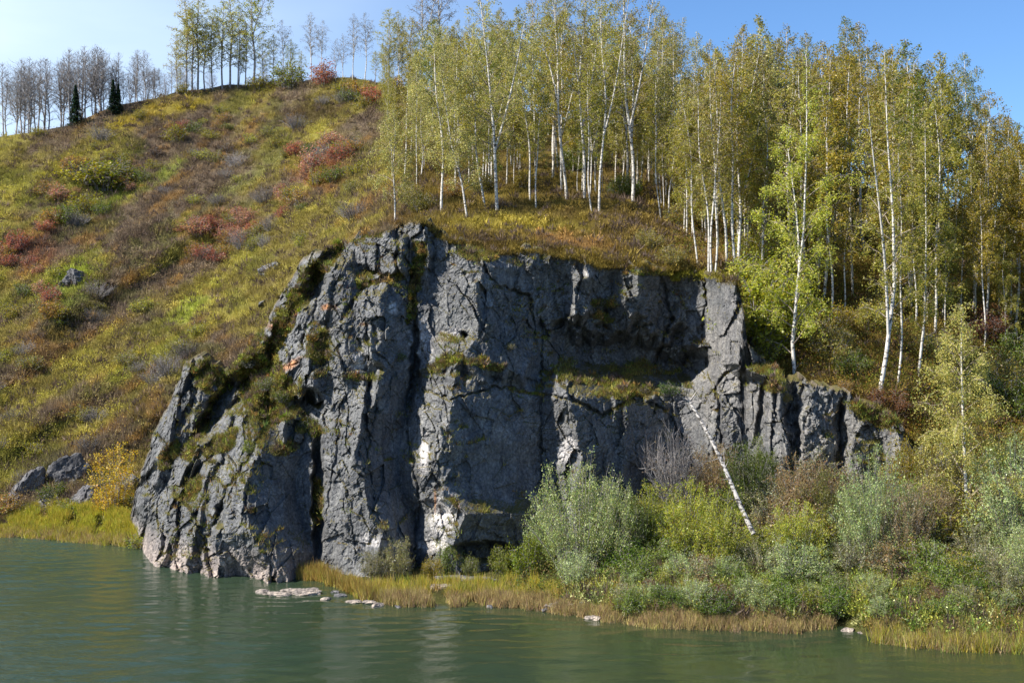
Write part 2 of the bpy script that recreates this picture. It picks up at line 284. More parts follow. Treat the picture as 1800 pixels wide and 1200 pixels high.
# buttress: [(py, px of its edge, metres it stands out)], slope of the left face, slope of the right face (m per px), cap, undercut
BUT = [
 ([(728, 432, 3.6), (800, 452, 4.2), (840, 432, 4.5), (890, 428, 4.6), (935, 440, 4.6), (975, 470, 3.8), (1020, 500, 2.8)], .030, .056, .05, .02),
 ([(738, 505, 2.6), (770, 503, 2.4)], .05, .07, .12, .2),
 ([(945, 470, 3.2), (970, 482, 3.6), (1020, 478, 3.0)], .05, .05, .09, .01),
 ([(885, 388, 3.6), (930, 390, 3.8), (1020, 372, 2.8)], .06, .06, .08, .02),
 ([(670, 482, 2.2), (735, 425, 3.0), (800, 392, 3.4), (880, 350, 3.4), (940, 338, 3.2), (1015, 322, 2.6)], .055, .075, .05, .02),
 ([(580, 490, 1.8), (650, 440, 2.6), (720, 392, 2.6), (800, 345, 2.8), (880, 308, 2.8), (1000, 285, 2.4)], .055, .085, .05, .02),
 ([(622, 352, 2.6), (700, 325, 3.0), (780, 288, 3.0), (900, 255, 2.2)], .05, .09, .06, .05),
 ([(640, 378, 1.4), (700, 352, 2.2), (760, 322, 2.2), (840, 280, 1.8)], .06, .07, .06, .05),
 ([(430, 578, 1.5), (480, 540, 2.2), (540, 512, 2.4), (600, 474, 2.0)], .06, .07, .07, .06),
 ([(455, 612, 1.8), (500, 585, 2.4), (560, 560, 2.4), (640, 520, 2.4), (700, 495, 2)], .06, .06, .07, .06),
 ([(545, 540, 2.6), (600, 545, 3.2), (690, 548, 3.6)], .06, .05, .07, .25),
 ([(482, 600, 2.8), (540, 602, 3.2), (640, 615, 3.6), (700, 600, 3)], .055, .02, .09, .06),
 ([(412, 702, 2.6), (480, 704, 2.8)], .03, .10, .08, .10),
 ([(500, 672, 2.8), (520, 657, 3.6), (560, 655, 4.0), (640, 655, 4.2)], .04, .05, .10, .10),
 ([(655, 665, 4.0), (715, 645, 4.5), (775, 632, 4.7), (812, 632, 4.8), (869, 641, 5.0), (917, 652, 5.2), (944, 664, 5.2), (1005, 668, 5.0)], .046, .062, .08, .0),
 ([(390, 742, 2.4), (440, 745, 2.2), (500, 748, 1.4)], .05, .08, .12, .03),
 ([(430, 790, 1.8), (470, 838, 2.8), (520, 845, 3.2), (560, 850, 3.2), (600, 845, 3.0)], .026, .034, .10, .13),
 ([(575, 832, 2.6), (600, 822, 3.4), (640, 812, 3.8)], .035, .022, .12, .05),
 ([(672, 800, 4.1), (700, 796, 4.6), (726, 789, 4.8), (775, 785, 4.9), (812, 770, 5.0), (850, 776, 5.0), (876, 785, 5.0), (902, 817, 5.2), (930, 800, 5.0), (1005, 800, 5.0)], .055, .036, .05, .0),
 ([(662, 985, 2.6), (700, 1005, 3.2), (740, 1012, 3.4), (800, 1018, 3.4), (1000, 1010, 3.2)], .075, .032, .16, .0),
 ([(700, 1088, 2.4), (740, 1090, 2.4), (900, 1100, 2.0)], .05, .03, .12, .02),
 ([(478, 1022, 1.5), (545, 1016, 1.8)], .08, .05, .06, .1),
 ([(470, 1122, 2.4), (530, 1104, 2.4), (600, 1130, 1.6)], .075, .028, .06, .06),
 ([(450, 940, 0.9), (600, 930, 1.0)], .03, .02, .05, .05),
 ([(490, 1180, 1.0), (620, 1190, 1.4)], .03, .014, .06, .06),
 ([(490, 1296, 3.2), (560, 1298, 3.2), (640, 1305, 3.4), (670, 1362, 3.6), (760, 1374, 3.8), (960, 1380, 3.8)], .055, .07, .05, .0),
 ([(640, 1262, 1.8), (760, 1255, 2.2), (900, 1250, 2.2)], .04, .03, .06, .0),
 ([(668, 1422, 2.8), (760, 1412, 3.2), (960, 1400, 3.4)], .08, .032, .05, .0),
 ([(705, 1502, 1.6), (780, 1505, 2.2), (960, 1500, 2.4)], .05, .035, .08, .0),
 ([(745, 1578, 2.0), (860, 1588, 2.2), (960, 1590, 2.2)], .04, .08, .08, .0)]
def ell(px, py, cx_, cy_, rx, ry, ang=0):
    a = R(ang); dx = px-cx_; dy = py-cy_; u = (dx*math.cos(a)+dy*math.sin(a))/rx; v = (-dx*math.sin(a)+dy*math.cos(a))/ry
    return np.clip(1.6-1.6*np.sqrt(u*u+v*v)+(fbm(px/11, py/11, 13, 3)-.5)*1.6, 0, 1)
CUTS = [(400, 700, 24, 90, 38, 3.8), (250, 860, 12, 60, 30, 1.8), (548, 698, 26, 14, 35, 1.3), (560, 870, 12, 120, 0, 2.4), (727, 640, 9, 90, 4, 1.8), (1060, 620, 100, 34, 5, 1.6), (850, 968, 60, 18, 0, 2.2), (1340, 720, 8, 80, 10, 1.2), (1395, 760, 12, 90, 0, 1.5), (385, 905, 12, 24, 10, 1.2), (1200, 640, 60, 30, 0, 1.4), (655, 585, 14, 26, 0, .8), (450, 560, 22, 50, 40, 1.5), (560, 500, 16, 30, 30, 1.3), (1478, 760, 12, 60, 0, 1.4), (880, 520, 40, 60, 0, .8), (975, 920, 14, 60, 0, 1.2)]
CRACKS = [([(745, 683), (790, 702), (870, 680), (950, 690), (1005, 705)], 3, .45), ([(952, 560), (952, 700), (950, 960)], 3, .5), ([(728, 500), (735, 620), (715, 700), (722, 800), (738, 880), (728, 990)], 4, .6), ([(660, 720), (645, 800), (660, 900), (690, 960)], 3, .3), ([(470, 740), (440, 800), (400, 860), (360, 960)], 4, .6), ([(420, 700), (400, 780), (350, 820), (300, 900)], 5, .7), ([(700, 400), (698, 480), (640, 500), (600, 560)], 5, .8), ([(840, 450), (870, 500), (930, 520), (940, 600)], 5, .7), ([(1160, 480), (1180, 560), (1150, 640)], 5, .8), ([(1240, 490), (1235, 600), (1260, 700), (1270, 780)], 4, .6), ([(1300, 640), (1270, 660), (1230, 720)], 4, .6), ([(1000, 700), (1060, 730), (1120, 700), (1170, 720)], 5, .8), ([(1480, 700), (1470, 860)], 5, .9), ([(600, 700), (590, 800), (575, 900)], 3, .4)]
TURF = [([(592, 436), (548, 492), (508, 556), (474, 622)], 17, 1.5), ([(470, 628), (452, 690), (470, 728)], 26, 1.5), ([(395, 668), (360, 740), (330, 800)], 9, 1.0), ([(700, 486), (660, 498), (630, 500)], 8, .6), ([(742, 430), (728, 500), (724, 560)], 9, .8)]
def pdist(px, py, pts, wob=8):
    p = np.array(pts, float); dd = np.full(px.shape, 1e9); wx = px+(fbm(px/14, py/14, 28, 3)-.5)*wob*3; wy = py+(fbm(px/14, py/14, 29, 3)-.5)*wob*3
    for (x0_, y0_), (x1_, y1_) in zip(p[:-1], p[1:]):
        L2 = (x1_-x0_)**2+(y1_-y0_)**2; tt = np.clip(((wx-x0_)*(x1_-x0_)+(wy-y0_)*(y1_-y0_))/L2, 0, 1); dd = np.minimum(dd, np.hypot(wx-x0_-tt*(x1_-x0_), wy-y0_-tt*(y1_-y0_)))
    return dd
def cliffW(px, py):
    W = interp(px, FOOT)+(1000-py)*interp(px, LEAN)
    pw = py+(fbm(px/26, py/26, 306, 3)-.5)*110; qw = px+(fbm(px/22, py/22, 307, 3)-.5)*90; W += 1.9*sstep(560, 610, pw)*(1-sstep(650, 700, py))*sstep(940, 1000, qw)*(1-sstep(1180, 1240, qw))  # dark recess over the ledge
    st = np.interp(py, [600, 700], [850, 955]); W += .0115*np.clip(px-st, 0, 1215-st)*(1-sstep(1215, 1300, px))*sstep(436, 520, py)
    W += 1.2*(1-sstep(640, 690, py))*sstep(860, 960, px)*(1-sstep(1180, 1240, px))
    jag0 = facet(px, py*.55+px*.2, 34, 301, .9, .32)[0]*.75+facet(px, py*.7, 14, 311, .9, .35)[0]*.6; wob = (fbm(px/34, py*0+2, 305, 3)-.5)*60+jag0*.8
    D = W.copy()
    for pts, Ls, Rs, cap, und in BUT:
        p = np.array(pts, float); xa = np.interp(py, p[:, 0], p[:, 1]); of = np.interp(py, p[:, 0], p[:, 2])
        jag = (jag0+(vnoise(py/26.0, px/40.0+p[0, 1], 5)-.5)*8)*(.22+.78*np.exp(-np.abs(px-xa)/22))
        xa = xa+jag
        Di = W-of*1.25+1.1*Ls*np.maximum(0, xa-px)+Rs*np.maximum(0, px-xa)+cap*np.maximum(0, p[0, 0]-py+wob)+und*np.maximum(0, py-p[-1, 0]+wob)
        D = np.minimum(D, Di)
    for x, y, rx, ry, an, dep in CUTS:
        a = R(an); dx = px-x+(fbm(px/20, py/20, 17, 2)-.5)*16; dy = py-y; u = (dx*math.cos(a)+dy*math.sin(a))/rx; v = (-dx*math.sin(a)+dy*math.cos(a))/ry
        D = D+dep*sstep(1.15, .55, np.sqrt(u*u+v*v))
    for pts, wd, dep in TURF: D = D+dep*sstep(wd*1.2, wd*.5, pdist(px, py, pts))
    for pts, wd, dep in CRACKS:
        p = np.array(pts, float); dd = np.full(px.shape, 1e9); wx = px+(vnoise(px/8, py/8, 18)-.5)*7; wy = py+(vnoise(px/8, py/8, 19)-.5)*7
        for (x0_, y0_), (x1_, y1_) in zip(p[:-1], p[1:]):
            L2 = (x1_-x0_)**2+(y1_-y0_)**2; tt = np.clip(((wx-x0_)*(x1_-x0_)+(wy-y0_)*(y1_-y0_))/L2, 0, 1); dd = np.minimum(dd, np.hypot(wx-x0_-tt*(x1_-x0_), wy-y0_-tt*(y1_-y0_)))
        D = D+dep*np.clip(1-dd/wd, 0, 1)
    return D
def cliff_detail(X, Z, px):
    """small relief in metres towards the river"""
    wx = X+.55*(fbm(X*.5, Z*.5, 21, 3)-.5)*2; wz = Z+.55*(fbm(X*.5, Z*.5, 31, 3)-.5)*2
    a = 0.42; u = wx*math.cos(a)+wz*math.sin(a); v = (-wx*math.sin(a)+wz*math.cos(a))*.42
    h1, e1 = facet(u, v, 1.9, 40, .55, .10); h2, e2 = facet(u*1.1+3, v*1.3, .85, 50, .6, .12)
    b = -.5; u3 = wx*math.cos(b)+wz*math.sin(b); v3 = (-wx*math.sin(b)+wz*math.cos(b))*.6
    h3, e3 = facet(u3, v3, .40, 60, .6, .13); h4, e4 = facet(u3+9, v3, .19, 65, .6, .15)
    rough = .35+1.3*np.clip(fbm(X*.22, Z*.22, 77, 3)-.15, 0, 1)
    py = 600-(Z-CAMZ)*F/88.
    slab = np.maximum(ell(px, py, 875, 830, 110, 150, 0), np.maximum(ell(px, py, 690, 840, 50, 140, 0), ell(px, py, 500, 860, 80, 120, 0)*1.2))
    slab = np.clip(slab, 0, 1); rough = rough*(1-.85*slab); h = h1*.55*(1-.7*slab)+h2*.7*rough+h3*.85*rough+h4*.95*rough
    h -= .05*np.exp(-(e1/.05)**2)*(1-slab)+.03*np.exp(-(e2/.04)**2)*rough
    jn = np.abs(((wx*.86+wz*.5)*.42+fbm(X*.2, Z*.2, 91, 2)*1.2) % 1-.5); h -= .04*np.exp(-((.5-jn)/.012)**2)
    h += (fbm(X*.9, Z*.6, 99, 5)-.5)*.35*(1-.4*slab)
    return h
cx = np.arange(225, 1641, 1.7); nv = 400
top = interp(cx, TOP)+(vnoise(cx/22, cx*0, 14)-.5)*20*(cx > 620)+(vnoise(cx/9, cx*0, 4)-.5)*11+(vnoise(cx/3, cx*0, 8)-.5)*5
vv = np.linspace(0, 1, nv)[:, None]; bot = np.full_like(cx, 1030.)
CPX = np.broadcast_to(cx, (nv, len(cx))).copy(); CPY = top+(bot-top)*vv
D0 = cliffW(CPX, CPY); D0 = D0+(blur(D0, 1)-D0)*.3
X0 = (CPX-900)/F*D0; Z0 = CAMZ-(CPY-600)/F*D0
dt = cliff_detail(X0, Z0, CPX)
edge = np.clip((CPY-top)/10, 0, 1)
CP = np.stack([X0+0.25*dt*0, D0-dt, Z0], -1)
# hill must pass behind the rock
inside = (gy > interp(gx, TOP)-2) & (gx > 225) & (gx < 1640)
cd = cliffW(np.clip(gx, 225, 1640), np.maximum(gy, interp(gx, TOP)))
HD = np.where(inside & (gy < 1040), np.maximum(HD, cd+1.2), HD)
def hpos(px, py): return P3(px, py, bil(HD, px, py))
# colours of the rock itself
base = np.array([.120, .126, .133])*np.ones(CP.shape)
tone = fbm(X0*.3, Z0*.3, 71, 3)[..., None]; base *= .75+.5*tone
warm = np.array([.25, .225, .215])
def mixc(c, m, t): m = m[..., None]; return c*(1-m)+np.array(t)*m
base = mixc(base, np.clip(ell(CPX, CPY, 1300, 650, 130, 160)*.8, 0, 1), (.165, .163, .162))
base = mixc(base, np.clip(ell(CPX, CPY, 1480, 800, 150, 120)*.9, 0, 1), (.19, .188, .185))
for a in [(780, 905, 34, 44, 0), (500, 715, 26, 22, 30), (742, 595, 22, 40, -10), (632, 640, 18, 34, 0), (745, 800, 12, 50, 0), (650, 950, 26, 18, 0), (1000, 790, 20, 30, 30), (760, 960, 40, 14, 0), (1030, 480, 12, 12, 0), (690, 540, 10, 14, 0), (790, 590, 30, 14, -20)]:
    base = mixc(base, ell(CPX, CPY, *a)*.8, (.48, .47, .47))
for a in [(800, 885, 7, 20, -30), (765, 880, 3, 30, 0), (510, 640, 30, 10, -30), (575, 540, 16, 7, 0), (480, 575, 20, 8, 20), (640, 570, 9, 5, 0), (615, 660, 10, 5, 0)]:
    base = mixc(base, np.clip(ell(CPX, CPY, *a)*.75, 0, 1), (.34, .15, .05))
base = mixc(base, np.clip(1-(Z0-.2)/2.2, 0, 1)*np.clip((560-CPX)/50, 0, 1)*.75, (.36, .30, .27))
# ledges with turf
MOSS = [(480, 690, 55, 60, -30), (430, 640, 45, 30, -20), (545, 750, 34, 22, 20), (780, 640, 60, 14, -25), (850, 640, 50, 12, 10), (1040, 668, 80, 14, 5), (500, 790, 30, 14, -30), (340, 860, 18, 30, 30), (390, 780, 20, 50, 40), (560, 620, 30, 50, 0),
 (840, 450, 60, 12, 8), (735, 480, 14, 60, 10), (1060, 535, 36, 12, 0), (1060, 560, 30, 10, 20), (640, 665, 40, 8, 0), (1150, 480, 60, 8, 0), (440, 900, 10, 8, 0), (300, 800, 14, 40, 30), (560, 880, 14, 60, 0), (1100, 690, 60, 20, 0), (1540, 730, 60, 25, 20), (1360, 670, 20, 40, 0), (360, 660, 30, 40, -30), (545, 480, 22, 50, 35), (500, 560, 20, 50, 30), (590, 440, 30, 16, -20), (440, 600, 30, 30, 0)]
mossm = np.zeros(CPX.shape)
for a in MOSS: mossm = np.maximum(mossm, ell(CPX, CPY, *a))
for pts, wd, dep in TURF: mossm = np.maximum(mossm, 1.3*sstep(wd*1.15, wd*.8, pdist(CPX, CPY, pts)))
base = mixc(base, np.clip(mossm*1.6-.6, 0, .9), (.085, .080, .028))
EDGE = sstep(0, 9, CPY-top); base = mixc(base, (1-EDGE)*.7, (.10, .075, .035))
# fold the rim back into the hill so the rock has a top
rim = CP[0]; back1 = rim+np.stack([0*cx, 0*cx+1.6, 0*cx+.25], -1); back2 = rim+np.stack([0*cx, 0*cx+6, 0*cx-1.5], -1)
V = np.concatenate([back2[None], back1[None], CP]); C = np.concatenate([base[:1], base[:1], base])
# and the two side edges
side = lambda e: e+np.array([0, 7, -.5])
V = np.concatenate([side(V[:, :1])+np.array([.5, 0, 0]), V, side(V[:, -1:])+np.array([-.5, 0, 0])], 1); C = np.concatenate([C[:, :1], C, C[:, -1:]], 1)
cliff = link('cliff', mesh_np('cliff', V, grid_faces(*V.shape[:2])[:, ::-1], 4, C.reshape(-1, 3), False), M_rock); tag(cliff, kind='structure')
CN = np.cross(np.gradient(CP, axis=1), np.gradient(CP, axis=0)); CN /= np.linalg.norm(CN, axis=2)[..., None]+1e-9
CN *= -np.sign(CN[..., 1:2]+1e-9)*np.sign(1)   # towards the river
def cpos(px, py):
    i = np.clip(np.round((np.asarray(px)-225)/1.7).astype(int), 0, len(cx)-1)
    j = np.clip(((np.asarray(py)-top[i])/(1030-top[i])*(nv-1)).astype(int), 0, nv-1)
    return CP[j, i]

# ------------------------------------------------------------------ hill colours
def hillcol(px, py, n_only=False):
    px = np.asarray(px, float); py = np.asarray(py, float)
    q = px*0.52+py*0.85; t = px*0.85-py*0.52
    s = fbm(q/34, t/150, 101, 4); s2 = fbm(q/13+5, t/70, 111, 3); s3 = fbm(px/60, py/45, 121, 3)
    brown = np.array([.135, .105, .080]); dkb = np.array([.075, .055, .040]); olive = np.array([.155, .130, .045]); yg = np.array([.26, .235, .065]); orange = np.array([.21, .125, .040]); grn = np.array([.09, .10, .03])
    a = np.clip((s-.43)*9, 0, 1)[..., None]; b = np.clip((s2-.52)*8, 0, 1)[..., None]; c = np.clip((s3-.56)*9, 0, 1)[..., None]; d = np.clip((.36-s)*8, 0, 1)[..., None]
    col = brown*(1-a)+olive*a; col = col*(1-b*.7)+yg*b*.7*a+col*0 + b*.7*(1-a)*orange; col = col*(1-d*.7)+dkb*d*.7; col = col*(1-c*.45)+grn*c*.45
    for (x, y, rx, ry, an, cc) in [(270, 200, 150, 22, -18, (.25, .20, .028)), (340, 185, 60, 14, -10, (.24, .20, .03)), (340, 540, 60, 20, -38, (.22, .26, .05)), (250, 640, 150, 24, -30, (.2, .2, .04)), (60, 770, 90, 20, -30, (.18, .17, .04)), (420, 330, 150, 16, -36, (.15, .15, .06)), (120, 500, 90, 40, -30, (.16, .2, .035)),
        (200, 330, 60, 40, 0, (.13, .17, .03)), (560, 300, 60, 50, 20, (.20, .075, .045)), (400, 400, 60, 30, 0, (.16, .07, .045)), (560, 200, 100, 26, 0, (.05, .036, .022)), (60, 440, 60, 40, 0, (.17, .08, .05)), (100, 300, 120, 14, -28, (.19, .17, .035)), (300, 300, 60, 14, -40, (.17, .2, .04))]:
        m = ell(px, py, x, y, rx, ry, an)[..., None]*.7; col = col*(1-m)+np.array(cc)*m
    # forest floor and slopes to the right of the knoll
    f = sstep(640, 760, px)[..., None]; fl = fbm(px/40, py/18, 131, 4)[..., None]
    fc = np.array([.065, .045, .022])*(1-fl)+np.array([.16, .125, .03])*fl
    for (x, y, rx, ry, an, cc) in [(900, 395, 150, 22, 3, (.19, .16, .035)), (1000, 425, 110, 18, 8, (.20, .12, .05)), (1220, 486, 70, 10, 3, (.20, .19, .03)), (1540, 670, 90, 25, 0, (.12, .11, .03)), (1560, 735, 60, 25, 10, (.20, .09, .035)), (1730, 560, 60, 30, 0, (.13, .06, .035))]:
        m = ell(px, py, x, y, rx, ry, an)[..., None]*.85; fc = fc*(1-m)+np.array(cc)*m
    return (col*(1-f)+fc*f)*np.array([1.38, 1.36, 1.25])
# hill mesh
hx = np.concatenate([np.arange(-900, -60, 20), np.arange(-60, 1860, 4.0), np.arange(1860, 2701, 20)]); hv = np.linspace(0, 1, 300)**1.0
sk = interp(hx, SKY)+(vnoise(hx/40, hx*0, 2)-.5)*8
HPY = sk+(1300-sk)*hv[:, None]; HPX = np.broadcast_to(hx, HPY.shape)
HP = hpos(HPX, HPY)
rows = []
for dY, dZ in ((700, -48), (160, -20), (60, -6), (25, -1.5), (8, -.1)):
    r_ = HP[0].copy(); r_[:, 1] += dY; r_[:, 0] *= 1+dY/400; r_[:, 2] = np.maximum(r_[:, 2]+dZ, -2); rows.append(r_)
V = np.concatenate([np.array(rows), HP]); hc = hillcol(HPX, HPY)*.8; hc = np.concatenate([np.repeat(hc[:1], 5, 0), hc])
tag(link('hillside', mesh_np('hillside', V, grid_faces(*V.shape[:2])[:, ::-1], 4, hc.reshape(-1, 3), True), M_ground), kind='structure')

# far ground and river
def plane(name, z, x0, x1, y0, y1, mat, col=(.06, .06, .03)):
    v = np.array([[x0, y0, z], [x1, y0, z], [x1, y1, z], [x0, y1, z]]); return tag(link(name, mesh_np(name, v, np.array([[0, 1, 2, 3]]), 4, np.tile(col, (4, 1))), mat), kind='structure')
plane('ground', -3.0, -4000, 4000, -3000, 6000, M_ground)
wxs = np.concatenate([[-900, -300, -120], np.arange(-62, 50, .24), [120, 300, 900]]); wys = np.concatenate([[-300, -60, 20, 45], np.arange(55, 110, .15), [112]])
WX, WY = np.meshgrid(wxs, wys); wind = .35+.65*fbm(WX/9, WY/14, 501, 3); amp = np.interp(WX, [-30, -6, 20], [.72, .40, .26])*np.clip(wind*1.9-.6, .15, 1.4)
amp *= ((WX > -61.5) & (WX < 49.5) & (WY > 55.5) & (WY < 109.5))
h_ = 0
for k in range(9):
    a_ = R(-72+rng.uniform(-38, 38)); lam = rng.uniform(.75, 2.2); ph = rng.random()*6.28; wv = fbm(WX/4+k*3, WY/4, 520+k, 2)*7
    h_ = h_+np.sin((WX*math.cos(a_)+WY*math.sin(a_))*6.283/lam+wv+ph)*lam*.0085
h_ = h_+(fbm(WX*1.1, WY*1.4, 540, 3)-.5)*.07
WZ = h_*amp*1.25
tag(link('river', mesh_np('river', np.stack([WX, WY, WZ], -1), grid_faces(*WX.shape), 4, np.tile([.05, .06, .03], (WX.size, 1)), True), M_water), kind='structure')

# right bank in front of the cliff
SHORE = [(-900, 922), (0, 940), (100, 948), (250, 962), (440, 1000), (500, 1012), (540, 1018), (600, 1032), (640, 1058), (700, 1062), (850, 1062), (950, 1070), (1050, 1086), (1150, 1100), (1400, 1108), (1480, 1100), (1540, 1124), (1650, 1138), (1800, 1142), (2100, 1150), (2700, 1160)]
def shoreY(px): return CAMZ*F/(interp(px, SHORE)-600)
def bankS(px): return interp(px, [(440, .03), (700, .035), (900, .06), (1000, .11), (1200, .24), (1400, .30), (1700, .35), (2700, .35)])
def bankY(px, py): return (CAMZ+bankS(px)*shoreY(px))/(bankS(px)+(np.asarray(py, float)-600)/F)
def bpos(px, py):
    Y = bankY(px, py); p = P3(px, py, Y); return p
bx = np.arange(450, 2701, 6.0); ny = 60
bv = np.linspace(-.12, 1, ny)[:, None]; ys = shoreY(bx); yb = 97.0
BY = ys+(yb-ys)*bv; BZ = bankS(bx)*(BY-ys)
BZ = BZ+np.where(BY > ys, (fbm(bx[None]/25+0*BY, BY*.7, 44, 3)-.5)*.5*np.clip((BY-ys)/2, 0, 1), -.25*(ys-BY))
ratio = (bx-900)/F; V = np.stack([ratio*BY, BY, BZ], -1)
bl = fbm(bx[None]/20+0*BY, BY*.8, 45, 3)[..., None]; bc = np.array([.06, .05, .02])*(1-bl)+np.array([.10, .11, .03])*bl
tag(link('river_bank', mesh_np('river_bank', V, grid_faces(*V.shape[:2]), 4, bc.reshape(-1, 3), True), M_ground), kind='structure')

# ------------------------------------------------------------------ ground cover (stuff)
def scatter(name, pts, cols, kind, h, wd, lean, per, spread, label, mat, r, up=None, leaf=.1):
    n = len(pts); Pp = np.repeat(pts, per, 0)+r.standard_normal((n*per, 3))*np.array([spread, spread, 0.02]); c = np.repeat(cols, per, 0)*(1+.22*r.standard_normal((n*per, 1)))
    c = np.clip(c, .004, 1)
    if kind == 'blade':
        hh = np.repeat(h, per) if not np.isscalar(h) else h
        V = blades(Pp, hh, wd, lean, r, up); Fc = np.arange(len(V)).reshape(-1, 3); me = mesh_np(name, V, Fc, 3, np.repeat(c, 3, 0))
    else:
        hh = np.repeat(h, per) if not np.isscalar(h) else h
        Pp[:, 2] += np.abs(r.standard_normal(len(Pp)))*hh*.5; V = leaves(Pp, leaf, r); Fc = np.arange(len(V)).reshape(-1, 4); me = mesh_np(name, V, Fc, 4, np.repeat(c, 4, 0))
    o = link(name, me, mat); tag(o, label, kind='stuff', cat=name.replace('_', ' ')); return o
r1 = np.random.default_rng(11)
def cand(n, x0, x1, y0, y1, r, cond=None):
    px = r.uniform(x0, x1, n); py = r.uniform(y0, y1, n); k = py > interp(px, SKY)+2
    if cond is not None: k &= cond(px, py)
    return px[k], py[k]
notcliff = lambda x, y: ~((x > 228) & (x < 1635) & (y > interp(x, TOP)+3)) & (y < interp(x, [(-100, 935), (0, 938), (250, 955), (300, 1000), (1900, 1100)]))
px, py = cand(62000, -60, 800, 120, 960, r1, notcliff)
cc = hillcol(px, py)*1.25; lump = fbm(px/16, py/11, 202, 2)
hh = .35+.9*np.clip(lump-.35, 0, 1)*1.3
scatter('undergrowth', hpos(px, py), cc, 'blade', hh, .05, .35, 13, .22, 'brown and olive autumn shrubs and grasses covering the open hillside', M_cover, r1)
px, py = cand(26000, -60, 760, 120, 960, r1, notcliff); g = fbm(px/40, py/26, 301, 3) > .5; px, py = px[g], py[g]
cc = hillcol(px, py)*np.array([1.5, 1.6, 1.1]); scatter('low_foliage', hpos(px, py), cc, 'leaf', .9, .1, .3, 14, .3, 'small yellowing leaves on low growth across the open hillside', M_cover, r1, leaf=.13)
px, py = cand(52000, 640, 1860, 200, 900, r1, notcliff)
cc = hillcol(px, py)*1.3
scatter('forest_undergrowth', hpos(px, py), cc, 'blade', .2+.5*fbm(px/14, py/9, 212, 2), .045, .5, 9, .25, 'dry grass and low shrubs under the birches', M_cover, r1)
px, py = cand(15000, 1180, 1860, 300, 900, r1, notcliff); k = (px > 1300) | (py < 470); px, py = px[k], py[k]
cc = colors_from(len(px), [(.17, .17, .03), (.09, .11, .025), (.2, .13, .03), (.10, .06, .03)], r=r1)
scatter('forest_foliage', hpos(px, py), cc, 'leaf', 1.6, .1, .3, 16, .45, 'yellow and olive leaves of low saplings under the birches', M_cover, r1, leaf=.12)

# low rounded shrubs that run together over the slope
def mounds(name, px, py, rad, per, label, r, cmul=1.0, leafp=.45, P0=None, cols=None):
    P0 = hpos(px, py) if P0 is None else P0; n = len(P0); d = r.standard_normal((n, per, 3)); d[..., 2] = np.abs(d[..., 2])*.9+.1; d /= np.linalg.norm(d, axis=2)[..., None]
    c0 = (hillcol(px, py) if cols is None else cols)*cmul*(.7+.6*r.random((n, 1))); br = (r.random((n, 1)) < .45); c0 = np.where(br, np.array([.16, .12, .095])*(.7+.5*r.random((n, 1))), c0)
    rr = (rad[:, None]*(.55+.5*r.random((n, per))))[..., None]; base = P0[:, None]+d*rr*.55; tip = base+d*rr*.5+np.array([0, 0, .15])+r.standard_normal((n, per, 3))*.08
    s_ = r.standard_normal((n, per, 3))*.03; V = np.stack([base-s_, base+s_, tip], 2).reshape(-1, 3); c = np.repeat((c0[:, None]*(1+.25*r.standard_normal((n, per, 1)))).reshape(-1, 3), 3, 0)
    o = link(name, mesh_np(name, V, np.arange(len(V)).reshape(-1, 3), 3, np.clip(c, .004, 1)), M_cover); tag(o, label, kind='stuff', cat='shrubs')
    k = (r.random(n) < leafp) & ~br[:, 0]; Q = (P0[k][:, None]+d[k]*rr[k]*1.0).reshape(-1, 3); cl = np.repeat(c0[k]*1.45, per, 0)*(1+.25*r.standard_normal((len(Q), 1)))
    V = leaves(Q, .12, r); o = link(name, mesh_np(name, V, np.arange(len(V)).reshape(-1, 4), 4, np.repeat(np.clip(cl, .004, 1), 4, 0)), M_cover); tag(o, 'leafy tops of '+label, kind='stuff', cat='shrubs')
px, py = cand(9000, -60, 790, 130, 950, r1, notcliff)
mounds('hillside_shrubs', px, py, .35+.9*r1.random(len(px))**2+(py < 500)*.1, 46, 'low brown and olive shrubs merging over the open hillside', r1, 1.35)
px, py = cand(5200, 680, 1870, 220, 880, r1, notcliff)
kx, ky = cand(900, 1080, 1330, 300, 480, r1, notcliff); px = np.concatenate([px, kx]); py = np.concatenate([py, ky])
mounds('forest_shrubs', px, py, .3+.8*r1.random(len(px))**1.5, 40, 'low shrubs merging under the birches', r1, 1.5, .7)
# turf and small plants on the ledges of the cliff
j, i = np.where((mossm > .5) | ((CN[..., 2] > .75) & (fbm(X0*.5, Z0*.5, 401, 2) > .56)))
k = r1.random(len(j)) < min(1, 18000/len(j)); j, i = j[k], i[k]
cc = colors_from(len(j), [(.22, .20, .06), (.15, .18, .04), (.30, .27, .06), (.24, .15, .05), (.14, .11, .06)], [4, 3, 2, 2, 2], r=r1)
scatter('ledge_turf', CP[j, i], cc, 'blade', .32, .045, .8, 8, .14, 'low turf and small plants on the ledges of the cliff', M_cover, r1, up=np.array([-.1, -.3, 0]))
# turf overhanging the rim
px = r1.uniform(640, 1310, 5000); py = interp(px, TOP)+r1.normal(-4, 5, 5000)
cc = hillcol(px, py)*1.3; pp = np.where((py > interp(px, TOP))[:, None], cpos(px, np.maximum(py, interp(px, TOP)+1)), hpos(px, py))
scatter('rim_turf', pp, cc, 'blade', .4, .045, .6, 9, .2, 'dry turf hanging over the rim of the cliff', M_cover, r1, up=np.array([0, -.3, -.1]))

